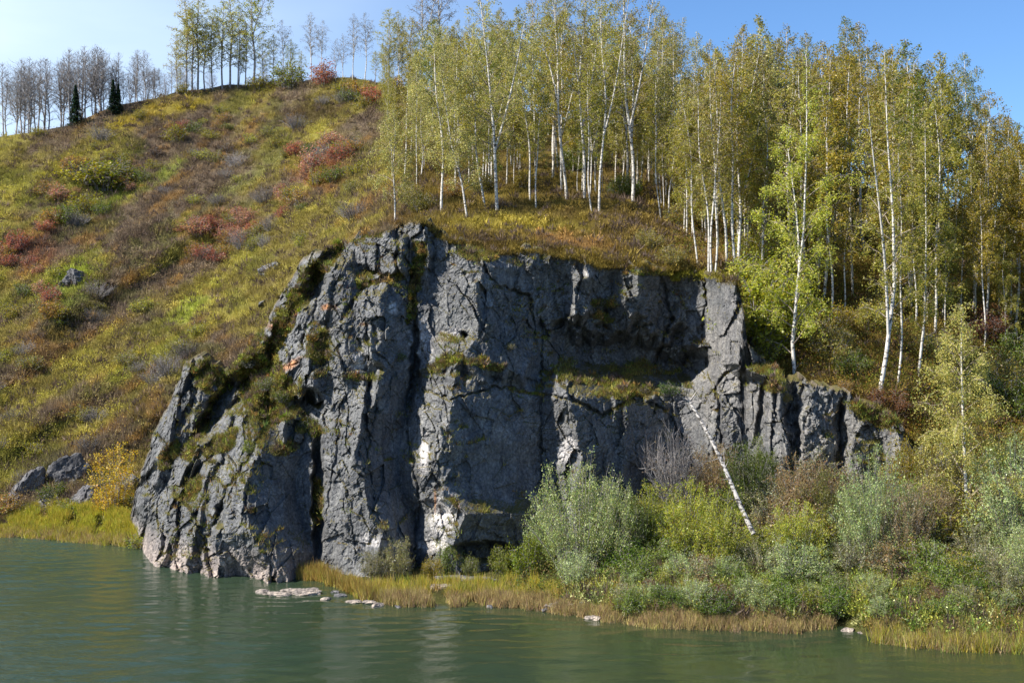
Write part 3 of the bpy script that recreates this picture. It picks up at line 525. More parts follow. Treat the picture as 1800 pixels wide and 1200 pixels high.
# shore grass: brown at the water, yellow-green behind
def shore_band(name, x0, x1, n, d0, d1, pal, wts, h, label, per=12, left=False, lean=.3):
    px = r1.uniform(x0, x1, n); dy = r1.uniform(d0, d1, n)
    keep = fbm(px/14, dy/2+px*0, 411, 2) > .42; px, dy = px[keep], dy[keep]
    ys = shoreY(px); Y = ys+dy+(fbm(px/9, px*0, 412, 2)-.5)*1.6; z = np.maximum(bankS(px)*(Y-ys), -.1) if not left else np.maximum((Y-ys)*.35, -.1)
    pts = np.stack([(px-900)/F*Y, Y, z], -1); c = colors_from(len(px), pal, wts, r=r1)
    hh = h*(.25+1.5*fbm(px/10, Y*1.2, 413, 3)**1.3)*1.1
    return scatter(name, pts, c, 'blade', hh, .045, lean, per, .16, label, M_grass, r1)
ORG = [(.36, .27, .13), (.30, .21, .12), (.44, .36, .15), (.24, .165, .10)]
YEL = [(.34, .34, .05), (.42, .34, .06), (.20, .24, .045), (.42, .31, .07)]
shore_band('shore_reeds', 640, 1470, 8500, -.3, 1.7, ORG+[(.27, .25, .07)], [3, 3, 3, 2, 2], .55, 'rust brown reeds along the near water edge', 12)
shore_band('shore_reeds', 1540, 2000, 4000, -.5, 1.9, ORG+YEL[:2]+[(.25, .3, .08)], [2, 2, 2, 2, 3, 2, 3], .65, 'brown and green reeds at the right end of the shore', 12)
shore_band('shore_grass', 640, 1900, 7000, 1.4, 5.0, YEL+ORG[:1], [3, 3, 3, 2, 3], .7, 'yellow green grass behind the reeds', 12)
shore_band('shore_reeds', 502, 650, 1600, .1, 2.6, [(.34, .26, .07), (.30, .19, .07), (.28, .27, .06)], [2, 2, 1], .75, 'golden reeds at the foot of the cliff', 12)
shore_band('shore_reeds', -80, 268, 3000, -.4, 1.4, ORG+YEL[:2], [2, 2, 2, 1, 3, 2], .45, 'tawny reeds along the far left shore', 12, True)
shore_band('shore_grass', -80, 262, 5200, .8, 5.5, YEL+[(.36, .36, .05)], [3, 3, 1, 2, 3], .55, 'bright yellow grass on the far left shore', 13, True, .3)

# ------------------------------------------------------------------ trees
def unit(v): return v/(np.linalg.norm(v)+1e-9)
def birch(seed, H, W, cs=.3, nleaf=4200, lean=(0, 0), r0=.13, path=None, forks=0, leafs=.13, droop=.5, nl=30, narrow=1.0, pal=None, twigs=True, pointy=.5):
    r = np.random.default_rng(seed); n = 16; t = np.linspace(0, 1, n)
    if path is None:
        a = r.random(2)*6.28
        wob = np.stack([np.sin(t*5+a[0])+.5*np.sin(t*11+a[1])-math.sin(a[0])-.5*math.sin(a[1]), .6*(np.cos(t*4+a[1])-math.cos(a[1])), 0*t], -1)*.16*H/14
        path = np.stack([t*lean[0]*H, t*lean[1]*H, t*H], -1)+wob
    else:
        p = np.array(path, float); path = np.stack([np.interp(t, np.linspace(0, 1, len(p)), p[:, i]) for i in range(3)], -1)
    rad = r0*(1-t)**.85+.012; tr = MB(); tr.tube(path, rad, 8); br = MB(); LP = []
    def at(s): return np.array([np.interp(s, t, path[:, i]) for i in range(3)])
    stems = [(path, rad)]
    for f in range(forks):
        s = r.uniform(.25, .5); b = at(s); az = r.random()*6.28; dd = np.array([math.cos(az)*.24, math.sin(az)*.24, 1]); Lf = H*(1-s)*r.uniform(.75, .95)
        u = np.linspace(0, 1, 10)[:, None]; fp = b+dd*u*Lf*np.array([1, 1, .97]); fp[:, 0] += .15*np.sin(u[:, 0]*5)
        fr = np.interp(s, t, rad)*.75*(1-u[:, 0])**.85+.012; tr.tube(fp, fr, 6); stems.append((fp, fr))
    for si, (sp, sr) in enumerate(stems):
        nlm = nl if si == 0 else nl//2
        ts = np.linspace(0, 1, len(sp)); lo = cs if si == 0 else .1
        for k in range(nlm):
            s = lo+(1-lo)*((k+r.random())/nlm)**.9; s = min(s, .985); b = np.array([np.interp(s, ts, sp[:, i]) for i in range(3)])
            az = k*2.4+r.random(); u_ = (s-lo)/(1-lo); prof = (math.sin(math.pi*min(1, (u_*.85+.18)))**.7 if pointy < .9 else (1-u_)**.8*.95+.08)
            Lm = W*prof*r.uniform(.7, 1.15)*(1 if si == 0 else .75)*narrow+.3; el = R(r.uniform(30, 58)+u_*12)
            d = np.array([math.cos(az)*math.cos(el), math.sin(az)*math.cos(el), math.sin(el)])
            v = np.linspace(0, 1, 6)[:, None]; lp = b+d*v*Lm+np.array([0, 0, -.28*Lm])*v**2.2+r.standard_normal((6, 3))*.04*v*Lm
            rl = max(.012, np.interp(s, ts, sr)*.42); br.tube(lp, rl*(1-v[:, 0])+.008, 4)
            nt_ = max(3, int(Lm*3.2))
            for q_ in range(nt_):
                w_ = r.uniform(.25, 1); bb = np.array([np.interp(w_, v[:, 0], lp[:, i]) for i in range(3)])
                td = unit(d*.6+r.standard_normal(3)*.7+np.array([0, 0, .1])); tl = r.uniform(.4, 1.1)*(.4+.25*Lm)
                x = np.linspace(0, 1, 4)[:, None]; tp = bb+td*x*tl+np.array([0, 0, -droop*tl])*x**1.8
                if twigs: br.tube(tp, .013*(1-x[:, 0])+.005, 3)
                LP.append((tp, tl))
    wts = np.array([l for _, l in LP]); idx = r.choice(len(LP), nleaf, p=wts/wts.sum()); x = r.random(nleaf)**.7
    T = np.array([tp for tp, _ in LP]); xi = x*3; i0 = np.minimum(xi.astype(int), 2); fr = (xi-i0)[:, None]
    pos = T[idx, i0]*(1-fr)+T[idx, i0+1]*fr+r.standard_normal((nleaf, 3))*.13; pos[:, 2] -= r.random(nleaf)**1.5*1.1*droop
    pal = pal or [(.85, .85, .8), (1, 1, 1), (1.15, 1.1, 1), (.65, .8, .8), (1.2, 1.0, .8)]
    clump = np.repeat(.8+.4*r.random((len(LP), 1)), 1, 1)[idx]
    c = colors_from(nleaf, pal, None, .12, r)*clump
    V = leaves(pos, leafs, r); lm = mesh_np('crown', V, np.arange(len(V)).reshape(-1, 4), 4, np.repeat(c, 4, 0))
    return tr.mesh('trunk'), br.mesh('limbs'), lm
def tree(name, meshes, loc, tint, label, cat, group=None, scale=1, rz=0, mats=None):
    e = bpy.data.objects.new(name, None); COL.objects.link(e); e.location = loc; e.rotation_euler = (0, 0, rz); e.scale = scale if not np.isscalar(scale) else (scale,)*3; e.empty_display_size = .3
    tag(e, label, cat, group)
    for nm, me, mt in zip(('trunk', 'limbs', 'crown'), meshes, mats or (M_birch, M_limb, M_leaf)):
        if me is None: continue
        o = link(nm, me, mt, e)
        if nm == 'crown': o.color = (*tint, 1)
    return e
YG = (.36, .33, .07); OL = (.30, .26, .07); PALE = (.43, .40, .14); GOLD = (.37, .29, .05); GRN = (.22, .24, .045); BRIGHT = (.46, .47, .08)
# trees one can point to: base pixel, top pixel, crown half width m, crown start, leaves, tint, surface, options, label
def place(px, py, px1, py1, Wm, cs, nl_, tint, label, seed, surf='h', **kw):
    nl_ = int(nl_*1.9); Wm = Wm*1.3; cs = cs*.72; kw.setdefault('leafs', .135); kw['r0'] = kw.get('r0', .13)*.82
    p = hpos(px, py) if surf == 'h' else (bpos(px, py) if surf == 'b' else cpos(np.array(px), np.array(py)))
    Yd = p[1]; H = (py-py1)/F*Yd; dx = (px1-px)/F*Yd; name = kw.pop('name', 'birch_tree'); grp = kw.pop('group', None)
    path = None
    if 'mid' in kw:
        path = [(0, 0, -.3)]+[((x-px)/F*Yd, 0, (py-y)/F*Yd) for x, y in kw.pop('mid')]+[(dx, 0, H)]
    ms = birch(seed, H, Wm, cs, nl_, lean=(dx/H, 0), path=path, **kw)
    return tree(name, ms, p+np.array([0, 0, -.1]), tint, label, 'birch tree', grp)
FRONT = [
 (695, 396, 688, 190, 2.3, .22, 3400, PALE, 'small pale leaved birch at the left end of the cliff top', dict(r0=.10)),
 (776, 376, 762, 40, 2.9, .28, 5200, PALE, 'tall pale green birch standing left of the cliff top clump', dict(r0=.14)),
 (822, 381, 775, 120, 2.2, .35, 3200, PALE, 'birch leaning left from the grassy rim of the cliff', dict(r0=.11, mid=[(812, 320), (793, 250)])),
 (853, 367, 830, 60, 2.0, .4, 2600, YG, 'thin birch with a dark lower trunk beside the twin trunked birch', dict(r0=.11)),
 (874, 369, 838, -60, 3.0, .30, 5600, PALE, 'twin trunked birch with blackened foot at the middle of the rim', dict(r0=.18, forks=1, mid=[(868, 230), (858, 120)])),
 (932, 352, 905, 70, 1.9, .45, 2200, YG, 'crooked birch just left of the tall pale trunk', dict(r0=.10)),
 (942, 366, 957, 160, 1.0, .55, 900, YG, 'thin bright white sapling leaning right on the knoll', dict(r0=.075)),
 (996, 350, 985, -60, 2.6, .42, 3600, YG, 'tall forked birch with bare white trunk in the clump centre', dict(r0=.16, forks=1)),
 (972, 312, 972, -70, 2.4, .45, 2600, OL, 'straight tall birch behind the thin white sapling', dict(r0=.15, forks=1)),
 (1027, 348, 1030, -80, 2.6, .42, 3400, YG, 'stout white birch left of the paired slim birches', dict(r0=.17, forks=2)),
 (1040, 371, 1028, 110, 1.3, .55, 1200, YG, 'slim curved birch at the foot of the stout white birch', dict(r0=.08)),
 (1053, 372, 1062, -50, 2.2, .45, 2800, YG, 'white birch close beside the slim curved one', dict(r0=.13, forks=1)),
 (1112, 357, 1100, -70, 2.9, .42, 4200, OL, 'thick speckled birch trunk at the right of the cliff top clump', dict(r0=.20, forks=2)),
 (1162, 388, 1155, 120, 1.4, .5, 1300, YG, 'thin birch standing alone right of the thick speckled trunk', dict(r0=.075)),
 (1176, 382, 1205, 140, 1.7, .5, 1700, YG, 'birch bending right where the rim drops', dict(r0=.10, mid=[(1176, 340), (1182, 300), (1192, 220)])),
 (1228, 482, 1196, 160, 1.5, .45, 1500, YG, 'slender birch left of the three stems at the cliff corner', dict(r0=.085)),
 (1246, 489, 1228, 140, 1.3, .5, 1100, OL, 'left stem of the white trio at the cliff corner', dict(r0=.09, group='trio of white stems at the cliff corner')),
 (1251, 490, 1246, 120, 1.3, .5, 1100, OL, 'middle stem of the white trio at the cliff corner', dict(r0=.09, group='trio of white stems at the cliff corner')),
 (1256, 489, 1272, 150, 1.3, .5, 1100, OL, 'right stem of the white trio at the cliff corner', dict(r0=.09, group='trio of white stems at the cliff corner')),
 (1276, 472, 1262, 90, 2.0, .45, 2200, GOLD, 'birch leaning slightly left behind the white trio', dict(r0=.13)),
 (1292, 476, 1300, 70, 2.2, .45, 2600, GOLD, 'speckled upright birch right of the white trio', dict(r0=.14)),
 (1398, 668, 1418, 80, 3.5, .10, 8500, BRIGHT, 'bright yellow green birch with an S bent trunk on the rock pillar', dict(r0=.17, mid=[(1393, 600), (1402, 500), (1413, 400), (1418, 250)], forks=1)),
 (1545, 690, 1555, 90, 2.6, .35, 4200, YG, 'old birch with a dark cleft foot leaning right on the broken rim', dict(r0=.20, mid=[(1558, 620), (1572, 500), (1570, 380), (1560, 240)], forks=1)),
 (1577, 680, 1585, 250, 1.5, .35, 1900, YG, 'thin birch just right of the old leaning birch', dict(r0=.09)),
 (1613, 662, 1626, 210, 2.0, .3, 3600, YG, 'leafy birch left of the open golden birch, on the slope', dict(r0=.12, mid=[(1625, 560), (1628, 420)])),
 (1448, 530, 1455, 250, 1.2, .4, 1000, YG, 'thin pale birch right behind the S bent birch', dict(r0=.075)),
 (1484, 556, 1500, 300, 1.2, .4, 1000, OL, 'slim pole birch between the S bent and the old birch', dict(r0=.07)),
 (1520, 446, 1508, 110, 2.5, .45, 3600, GOLD, 'thick upright birch trunk high between the two crowns', dict(r0=.17)),
 (1655, 560, 1690, 300, 1.4, .4, 1300, OL, 'slim birch leaning right above the golden birch', dict(r0=.08)),
 (1709, 545, 1740, 180, 2.0, .5, 2000, YG, 'bare trunked birch leaning right near the right edge', dict(r0=.10, mid=[(1718, 480), (1728, 400)])),
 (1776, 560, 1790, 250, 1.6, .5, 1500, OL, 'thin birch at the far right edge of the slope', dict(r0=.08)),
 (1150, 332, 1147, 0, 2.4, .4, 3400, YG, 'tall birch filling the gap just right of the thick speckled trunk', dict(r0=.13, forks=1)),
 (1184, 350, 1192, 38, 2.2, .4, 3000, OL, 'tall birch behind the birch that bends right', dict(r0=.12)),
 (1214, 352, 1218, 55, 2.2, .4, 2800, PALE, 'pale crowned birch second right of the birch that bends right', dict(r0=.11)),
 (1238, 335, 1244, 68, 2.3, .4, 2800, OL, 'olive crowned birch behind the left of the white trio', dict(r0=.11)),
 (1168, 285, 1170, 10, 2.4, .45, 2400, OL, 'tall far birch above the gap right of the thick speckled trunk', dict(r0=.12)),
 (1200, 290, 1205, 30, 2.2, .45, 2200, YG, 'far birch on the ridge in the gap left of the white trio', dict(r0=.11)),
 (1412, 420, 1415, 55, 3.2, .35, 6000, OL, 'broad crowned birch rising behind the S bent birch', dict(r0=.18, forks=2)),
 (1690, 430, 1690, 90, 2.8, .35, 5000, GRN, 'dense green birch topping the right skyline', dict(r0=.16)),
]
for k, (px, py, x1, y1, Wm, cs, nl_, tint, lab, kw) in enumerate(FRONT):
    place(px, py, x1, y1, Wm, cs, nl_, tint, lab, 500+k, **kw)
# open golden birch low at the right
place(1700, 945, 1690, 538, 2.9, .26, 11500, (.47, .43, .13), 'lone golden birch with a conical crown low at the right shore', 901, surf='b', r0=.14, nl=46, pointy=1, narrow=1.25, leafs=.115, mid=[(1699, 880), (1693, 740), (1690, 640)])

# the crowd of birches behind: shared meshes, each tree a thing
VAR = [birch(50+i, 16, [2.7, 3.1, 2.4, 3.4, 2.0, 2.8, 2.7, 2.3][i], [.18, .25, .35, .2, .4, .25, .12, .2][i], [6500, 5200, 4200, 7200, 3200, 5600, 6500, 4600][i], r0=[.10, .11, .08, .12, .07, .10, .09, .08][i], forks=[0, 1, 0, 1, 0, 1, 0, 0][i], leafs=.165) for i in range(8)]
SPARSE = [birch(80+i, 16, 2.8, .35, 1500, r0=.12, forks=1, leafs=.14, droop=.35, nl=34) for i in range(2)]
rt = np.random.default_rng(21); n_ = 0; used = []
TREETOP = [(640, 200), (700, 150), (760, 60), (850, 0), (1150, 20), (1200, 60), (1300, 75), (1400, 60), (1500, 45), (1600, 80), (1640, 150), (1700, 110), (1760, 185), (1850, 200)]
ZN = [(720, 'behind the left end of the cliff top'), (800, 'behind the tall pale birch'), (880, 'behind the twin trunked birch'), (960, 'behind the thin bright sapling'), (1050, 'behind the stout white birch'), (1130, 'behind the thick speckled birch'), (1200, 'right of the thick speckled birch'), (1300, 'behind the white trio at the cliff corner'), (1370, 'left of the S bent birch'), (1440, 'behind the S bent birch'), (1530, 'between the S bent and leaning birches'), (1610, 'around the old leaning birch'), (1700, 'above the lone golden birch'), (1780, 'right above the lone golden birch'), (3000, 'at the right edge of the photo')]
def zone(px, Z=ZN): return next(w for a, w in Z if px < a)
TN = [('yellow green', YG), ('olive', OL), ('pale green', PALE), ('golden', GOLD), ('green', GRN)]
def crowd(n, hmin, hmax, rmin, seedx, young=False, xr=(670, 1870), vr=(0, 1)):
    k0 = 0
    while k0 < n:
        px = rt.uniform(*xr); sk_ = interp(px, SKY)
        lim = interp(px, [(670, 300), (700, 330), (760, 350), (1150, 345), (1200, 440), (1300, 470), (1420, 560), (1600, 600), (1870, 640)])
        v = rt.random()**(1.25 if not young else .9); v = vr[0]+(vr[1]-vr[0])*v; py = sk_+6+(lim-sk_-6)*v
        if any(abs(px-a)+abs(py-b)*.7 < rmin for a, b in used): continue
        used.append((px, py)); p = hpos(px, py); k0 += 1
        maxH = (py-interp(px, TREETOP)+rt.uniform(-25, 45))/F*p[1]; hx_ = 3.0 if 1300 < px < 1700 and not young else 0; maxH += hx_*.8; H = rt.uniform(hmin, hmax) if young else min(rt.uniform(hmin+hx_, hmax+hx_), max(8, maxH))
        k = rt.integers(0, 8); tn, tint = TN[rt.choice(5, p=[.3, .2, .3, .1, .1] if px < 1180 else [.2, .3, .05, .33, .12])]
        tint = np.array(tint)*rt.uniform(.8, 1.05); ms = VAR[k]
        if not young and py < sk_+40 and rt.random() < .3: ms = SPARSE[rt.integers(0, 2)]; tn = 'half bare'
        row = 'in the front rows' if v > .5 else ('in the middle rows' if v > .18 else 'in the back rows')
        s = H/16; lab = f"{'young' if young else 'slender'} {tn} birch {row}, {zone(px)}"
        tree('birch_tree', ms, p+np.array([0, 0, -.2]), tuple(tint), lab, 'birch tree', lab.replace('birch', 'birches', 1), scale=(s*rt.uniform(.85, 1.1)*(1.0 if young else 1),)*2+(s,), rz=rt.random()*6.28)
crowd(26, 8, 14, 5, 0, True, (1125, 1330), (.45, .95))
crowd(12, 7, 12, 5, 0, True, (880, 1125), (.5, .95))
crowd(150, 12.5, 18.5, 8, 0)
crowd(75, 7, 12.5, 5, 0, True)

# left skyline
AIRY = [birch(120+i, 14, 2.9, .22, 2500, r0=.13, forks=i % 2, leafs=.17, droop=.2, nl=38) for i in range(3)]
BARE = [birch(130+i, 12, [2.1, 1.7, 2.4, 1.5, 2.7, 1.9, 2.2][i], [.3, .4, .25, .5, .35, .2, .45][i], 60, r0=.10, forks=[0, 1, 2, 0, 1, 0, 2][i], leafs=.10, droop=-.25, nl=[52, 44, 40, 48, 56, 38, 42][i]) for i in range(7)]
AMP = [(.42, .37, .09), (.36, .37, .08), (.42, .40, .10)]
SKYL = [(326, -4, 0), (338, 15, 1), (348, -10, 0), (374, 30, 2), (391, 5, 1), (404, -15, 2), (431, 40, 1), (445, -35, 0), (463, 60, 2), (495, 35, 3), (548, 22, 3), (568, 35, 4), (620, 24, 3), (641, 22, 4), (684, 16, 2), (705, 55, 0), (742, -60, 5), (770, -70, 5)]
SKYL += [(312, 60, 0), (360, 35, 1), (418, 25, 0), (480, 60, 1), (512, 70, 2), (530, 90, 0), (590, 70, 3), (660, 90, 0), (602, 60, 4), (725, 30, 2)]
for k, (x, y1, m) in enumerate(SKYL):
    py = interp(x, SKY)+4; p = hpos(x, py); H = (py-y1)/F*p[1]
    if m < 3:
        lab = ['tall airy olive crowned', 'slim half bare', 'green topped'][m]+' tree '+('at the left end of the crest clump' if x < 345 else ('left of the middle of the crest clump' if x < 380 else ('in the middle of the crest clump' if x < 410 else ('right of the middle of the crest clump' if x < 450 else ('at the right end of the crest clump' if x < 540 else ('between the bare birch pairs on the crest' if x < 600 else 'on the crest left of the cliff wood'))))))
        if x == 445: lab = 'tallest green tree at the right side of the crest clump'
        if x == 684: lab = 'round topped olive birch on the crest right of the bare pair'
        if x == 705: lab = 'short pale birch on the crest just left of the cliff wood'
        tree('crest_tree', AIRY[k % 3], p, AMP[k % 3], lab, 'tree', lab.replace('tree', 'trees', 1), scale=(H/14*1.15,)*2+(H/14,), rz=k*1.3, mats=(M_greybark, M_limb, M_leaf))
    else:
        tree('birch_tree', SPARSE[k % 2], p, (.15, .13, .06), {3: 'nearly bare white birch on the crest', 4: 'bare birch beside its twin on the crest', 5: 'tall wide bare tree behind the left of the cliff wood'}[m], 'birch tree', 'bare birches on the hill crest', scale=(H/16,)*3, rz=k*1.7)
rb = np.random.default_rng(5); ZS = [(20, 'at the left edge'), (60, 'just in from the left edge'), (95, 'left of the lone spruce'), (125, 'touching the lone spruce on its left'), (160, 'behind the lone spruce'), (190, 'between the spruces'), (230, 'right of the spruce pair'), (310, 'left of the crest clump'), (440, 'behind the crest clump'), (3000, 'right of the crest clump')]
for k in range(60):
    x = -25+k*6.2+rb.uniform(-4, 4)
    if k > 38: x = rb.uniform(190, 330) if k < 56 else rb.uniform(330, 560)
    py = interp(x, SKY)+rb.uniform(-3, 6); p = hpos(x, py)+np.array([0, rb.uniform(0, 14), -.4])
    y1 = interp(x, [(-30, 125), (40, 105), (95, 85), (150, 90), (190, 105), (260, 110), (320, 95), (500, 70), (640, 60)])+rb.uniform(-26, 14)
    H = max(5.5, (py-y1)/F*p[1]); tree('bare_tree', BARE[(k*3+k//7) % 7], p, (.15, .12, .06), (lb := f"{'tall' if H > 10 else 'short'} leafless grey tree on the skyline {zone(x, ZS)}"), 'bare tree', lb.replace('tree', 'trees', 1), scale=(H/12*1.15,)*2+(H/12,), rz=k*1.9, mats=(M_greybark, M_twig, M_leaf))
def spruce(seed, H, W):
    r = np.random.default_rng(seed); tr = MB(); tr.tube([(0, 0, -.2), (0, 0, H*.5), (0, 0, H)], [.12, .07, .01], 6); pos = []
    for s in np.linspace(.03, .98, 30):
        rr = W*(1-s)**.9
        for k in range(9):
            az = r.random()*6.28; v = np.linspace(0.05, 1, 26); L_ = rr*r.uniform(.8, 1.1); pos.append(np.stack([np.cos(az)*v*L_, np.sin(az)*v*L_, s*H-.35*L_*v+.12*L_*v*v*2], -1)+r.standard_normal((26, 3))*.06)
    pos = np.concatenate(pos); V = leaves(pos, .2, r); c = colors_from(len(pos), [(.018, .038, .018), (.03, .055, .02), (.012, .026, .014)], None, .15, r)
    return tr.mesh('trunk'), None, mesh_np('crown', V, np.arange(len(V)).reshape(-1, 4), 4, np.repeat(c, 4, 0))
SP = spruce(3, 6, 1.25)
for x, y0, y1, lab in [(133, 222, 150, 'dark green spruce standing alone in front of the bare skyline trees'), (199, 200, 134, 'dark narrow spruce on the skyline, left of its shorter neighbour'), (208, 200, 142, 'dark narrow spruce on the skyline, the right hand one of the close pair')]:
    p = hpos(x, max(y0, interp(x, SKY)+3)); H = (y0-y1)/F*p[1]; tree('spruce_tree', SP, p, (1, 1, 1), lab, 'spruce', scale=H/6*(1 if x == 133 else .9), mats=(M_greybark, M_greybark, M_leaf))
p = hpos(1640, 480); tree('pine_tree', spruce(9, 8, 1.9), p, (2.2, 2.3, 1.8), 'dark green conifer showing between birches right of the leafy slope birch', 'conifer', scale=.95, mats=(M_greybark, M_greybark, M_leaf))

# ------------------------------------------------------------------ bushes
def bush(seed, H, W, nleaf, leafs=.11, stems=34, droop=.2, pal=None, upright=.5, asp=.6, spread=.12):
    r = np.random.default_rng(seed); st = MB(); LP = []
    for k in range(stems):
        az = r.random()*6.28; rad = math.sqrt(r.random())*W; hh = H*math.sqrt(max(.08, 1-(rad/W)**2*.8))*r.uniform(.75, 1.1); v = np.linspace(0, 1, 6)[:, None]
        b = np.array([math.cos(az)*rad*.35, math.sin(az)*rad*.35, 0]); tp = np.array([math.cos(az)*rad, math.sin(az)*rad, hh]); pth = b+(tp-b)*np.concatenate([v**1.4, v**1.4, v], 1)+r.standard_normal((6, 3))*.05*v
        st.tube(pth, .022*(1-v[:, 0])+.006, 3)
        for q_ in range(7):
            w_ = r.uniform(.2, 1); bb = np.array([np.interp(w_, v[:, 0], pth[:, i]) for i in range(3)]); td = unit(r.standard_normal(3)*(1-upright)+np.array([math.cos(az)*.3, math.sin(az)*.3, upright])); tl = r.uniform(.25, .6)*min(1, H*.5)
            x = np.linspace(0, 1, 4)[:, None]; tpp = bb+td*x*tl+np.array([0, 0, -droop*tl])*x**1.8; st.tube(tpp, .008*(1-x[:, 0])+.004, 3); LP.append(tpp)
    T = np.array(LP); idx = r.integers(0, len(T), nleaf); x = r.random(nleaf)*3; i0 = np.minimum(x.astype(int), 2); fr = (x-i0)[:, None]
    pos = T[idx, i0]*(1-fr)+T[idx, i0+1]*fr+r.standard_normal((nleaf, 3))*spread; pos[:, 2] = np.abs(pos[:, 2])
    c = colors_from(nleaf, pal or [(.9, .95, .9), (1.1, 1.1, 1), (.6, .75, .7), (1.25, 1.05, .7), (1.4, 1.35, 1.2), (.8, .6, .6)], None, .15, r)*(.75+.5*r.random((len(T), 1)))[idx]
    V = leaves(pos, leafs, r, asp=asp); return st.mesh('stems'), mesh_np('foliage', V, np.arange(len(V)).reshape(-1, 4), 4, np.repeat(c, 4, 0))
def put_bush(name, ms, loc, tint, label, cat, group, scale=1, rz=0, mat=None):
    e = bpy.data.objects.new(name, None); COL.objects.link(e); e.location = loc; e.rotation_euler = (0, 0, rz); e.scale = scale if not np.isscalar(scale) else (scale,)*3; tag(e, label, cat, group)
    link('stems', ms[0], M_twig, e); o = link('foliage', ms[1], mat or M_leaf, e); o.color = (*tint, 1); return e
SHR = [bush(200+i, 1.9, 1.3, 1500, .13) for i in range(4)]; REDP = [(1, .9, 1), (1.2, .8, .8), (.75, 1.9, .5), (.8, .6, .6), (1.0, 1.5, .6), (.6, .55, .5)]
RSH = [bush(210+i, 2.2, 1.3, 1500, .14, pal=REDP) for i in range(3)]
RED = (.42, .17, .12); PINK = (.48, .27, .20); ORN = (.38, .25, .08); YELB = (.30, .27, .04); GB = (.14, .18, .03); BRN = (.12, .085, .06)
HB = [ # px, py(base), size m, tint, mesh kind, words
 (548, 305, 1.25, PINK, 1), (520, 275, 1.0, RED, 1), (578, 262, 1.2, PINK, 1), (600, 285, 1.0, RED, 1), (620, 268, .9, ORN, 1), (500, 345, .9, PINK, 1), (555, 330, .9, YELB, 1), (590, 320, 1.0, GB, 0), (520, 362, 1.0, ORN, 1), (630, 310, 1, YELB, 0),
 (345, 415, 1.2, PINK, 1), (372, 402, 1.0, RED, 1), (400, 420, 1.0, PINK, 1), (435, 398, 1.1, PINK, 1), (460, 408, .8, ORN, 1), (360, 455, 1.0, RED, 1), (395, 450, .8, ORN, 1), (420, 385, .9, PINK, 1),
 (30, 440, 1.1, RED, 1), (15, 470, .9, RED, 1), (55, 468, .8, RED, 1), (90, 535, .9, RED, 1), (85, 555, 1.0, ORN, 1), (105, 560, 1.0, YELB, 0), (20, 560, .9, YELB, 0), (40, 520, .8, GB, 0),
 (80, 345, 1.0, ORN, 1), (105, 352, 1.0, PINK, 1), (135, 300, 1.3, ORN, 0), (155, 325, 2.3, YELB, 0), (185, 335, 2.5, (.21, .22, .03), 0), (212, 325, 2.0, (.17, .18, .03), 0), (150, 375, 1.5, YELB, 0), (120, 395, 1.3, GB, 0), (180, 380, 1.0, GB, 0), (90, 395, 1.1, ORN, 1), (250, 320, 1.1, GB, 0), (270, 300, .9, YELB, 0),
 (310, 250, 1.2, YELB, 0), (300, 235, .8, ORN, 1), (340, 235, 1.1, GB, 0), (370, 245, 1.0, YELB, 0), (395, 215, .8, ORN, 1), (275, 275, .9, BRN, 0), (400, 270, 1.0, BRN, 0),
 (320, 158, 1.0, YELB, 0), (505, 155, 2.0, (.2, .22, .03), 0), (455, 158, 1.2, YELB, 0), (570, 150, 1.6, RED, 1), (600, 165, 1.0, YELB, 0), (630, 170, 1.3, ORN, 1), (655, 185, 1.4, RED, 1), (640, 190, 1.2, YELB, 0), (690, 165, 1.2, ORN, 1), (615, 180, 1.1, GB, 0), (68, 240, .9, YELB, 0), (220, 330, 1.2, ORN, 0),
 (245, 150+60, .8, YELB, 0), (232, 948, 1.0, YELB, 0), (252, 962, .8, (.24, .26, .04), 0), (218, 940, 1.1, (.2, .25, .04), 0), (10, 905, 1.0, ORN, 1), (90, 880, .9, GB, 0), (100, 905, 1.0, YELB, 0), (240, 925, 1.0, YELB, 0), (60, 800, .9, YELB, 0), (230, 905, 1.2, GB, 0), (130, 915, .9, (.2, .25, .04), 0), (165, 925, .9, (.24, .26, .04), 0)]
rh = np.random.default_rng(33)
HB += [(x+rh.uniform(-34, 34), y+rh.uniform(-20, 20), rh.uniform(.45, .9), [ORN, YELB, PINK, RED, GB, PINK, ORN][rh.integers(0, 7)], 1) for x, y, s_, t_, m_ in list(HB) if t_ in (RED, PINK, ORN) and y > 200 and y < 700 for _ in range(2)]
for k, (x, y, s, tint, m) in enumerate(HB):
    y = max(y, interp(x, SKY)+2); p = hpos(x, y) if not (x > 215 and y > 935) else P3(x, y, CAMZ*F/(y-600)); reg = ('on the hill crest' if y < 195 else ('by the left shore' if y > 790 else ('on the upper' if y < 340 else 'on the lower')+' open hillside'))+(', near the left edge' if x < 110 else (', left of centre of the slope' if x < 300 else (', mid slope' if x < 470 else ', nearest the cliff top')))
    cn = {RED: 'red leaved', PINK: 'pinkish red', ORN: 'orange tinged', YELB: 'yellow green', BRN: 'brown twiggy'}.get(tint, 'green')
    ms = (RSH if m else SHR)[k % (3 if m else 4)]
    put_bush('shrub', ms, p+np.array([0, 0, -.15]), tuple(np.array(tint)*rh.uniform(.85, 1.1)), f'{cn} shrub {reg}', 'shrub', f'{cn} shrubs {reg}', scale=(s*rh.uniform(1, 1.6), s*rh.uniform(1, 1.5), s*rh.uniform(.8, 1.2)), rz=k*1.1)
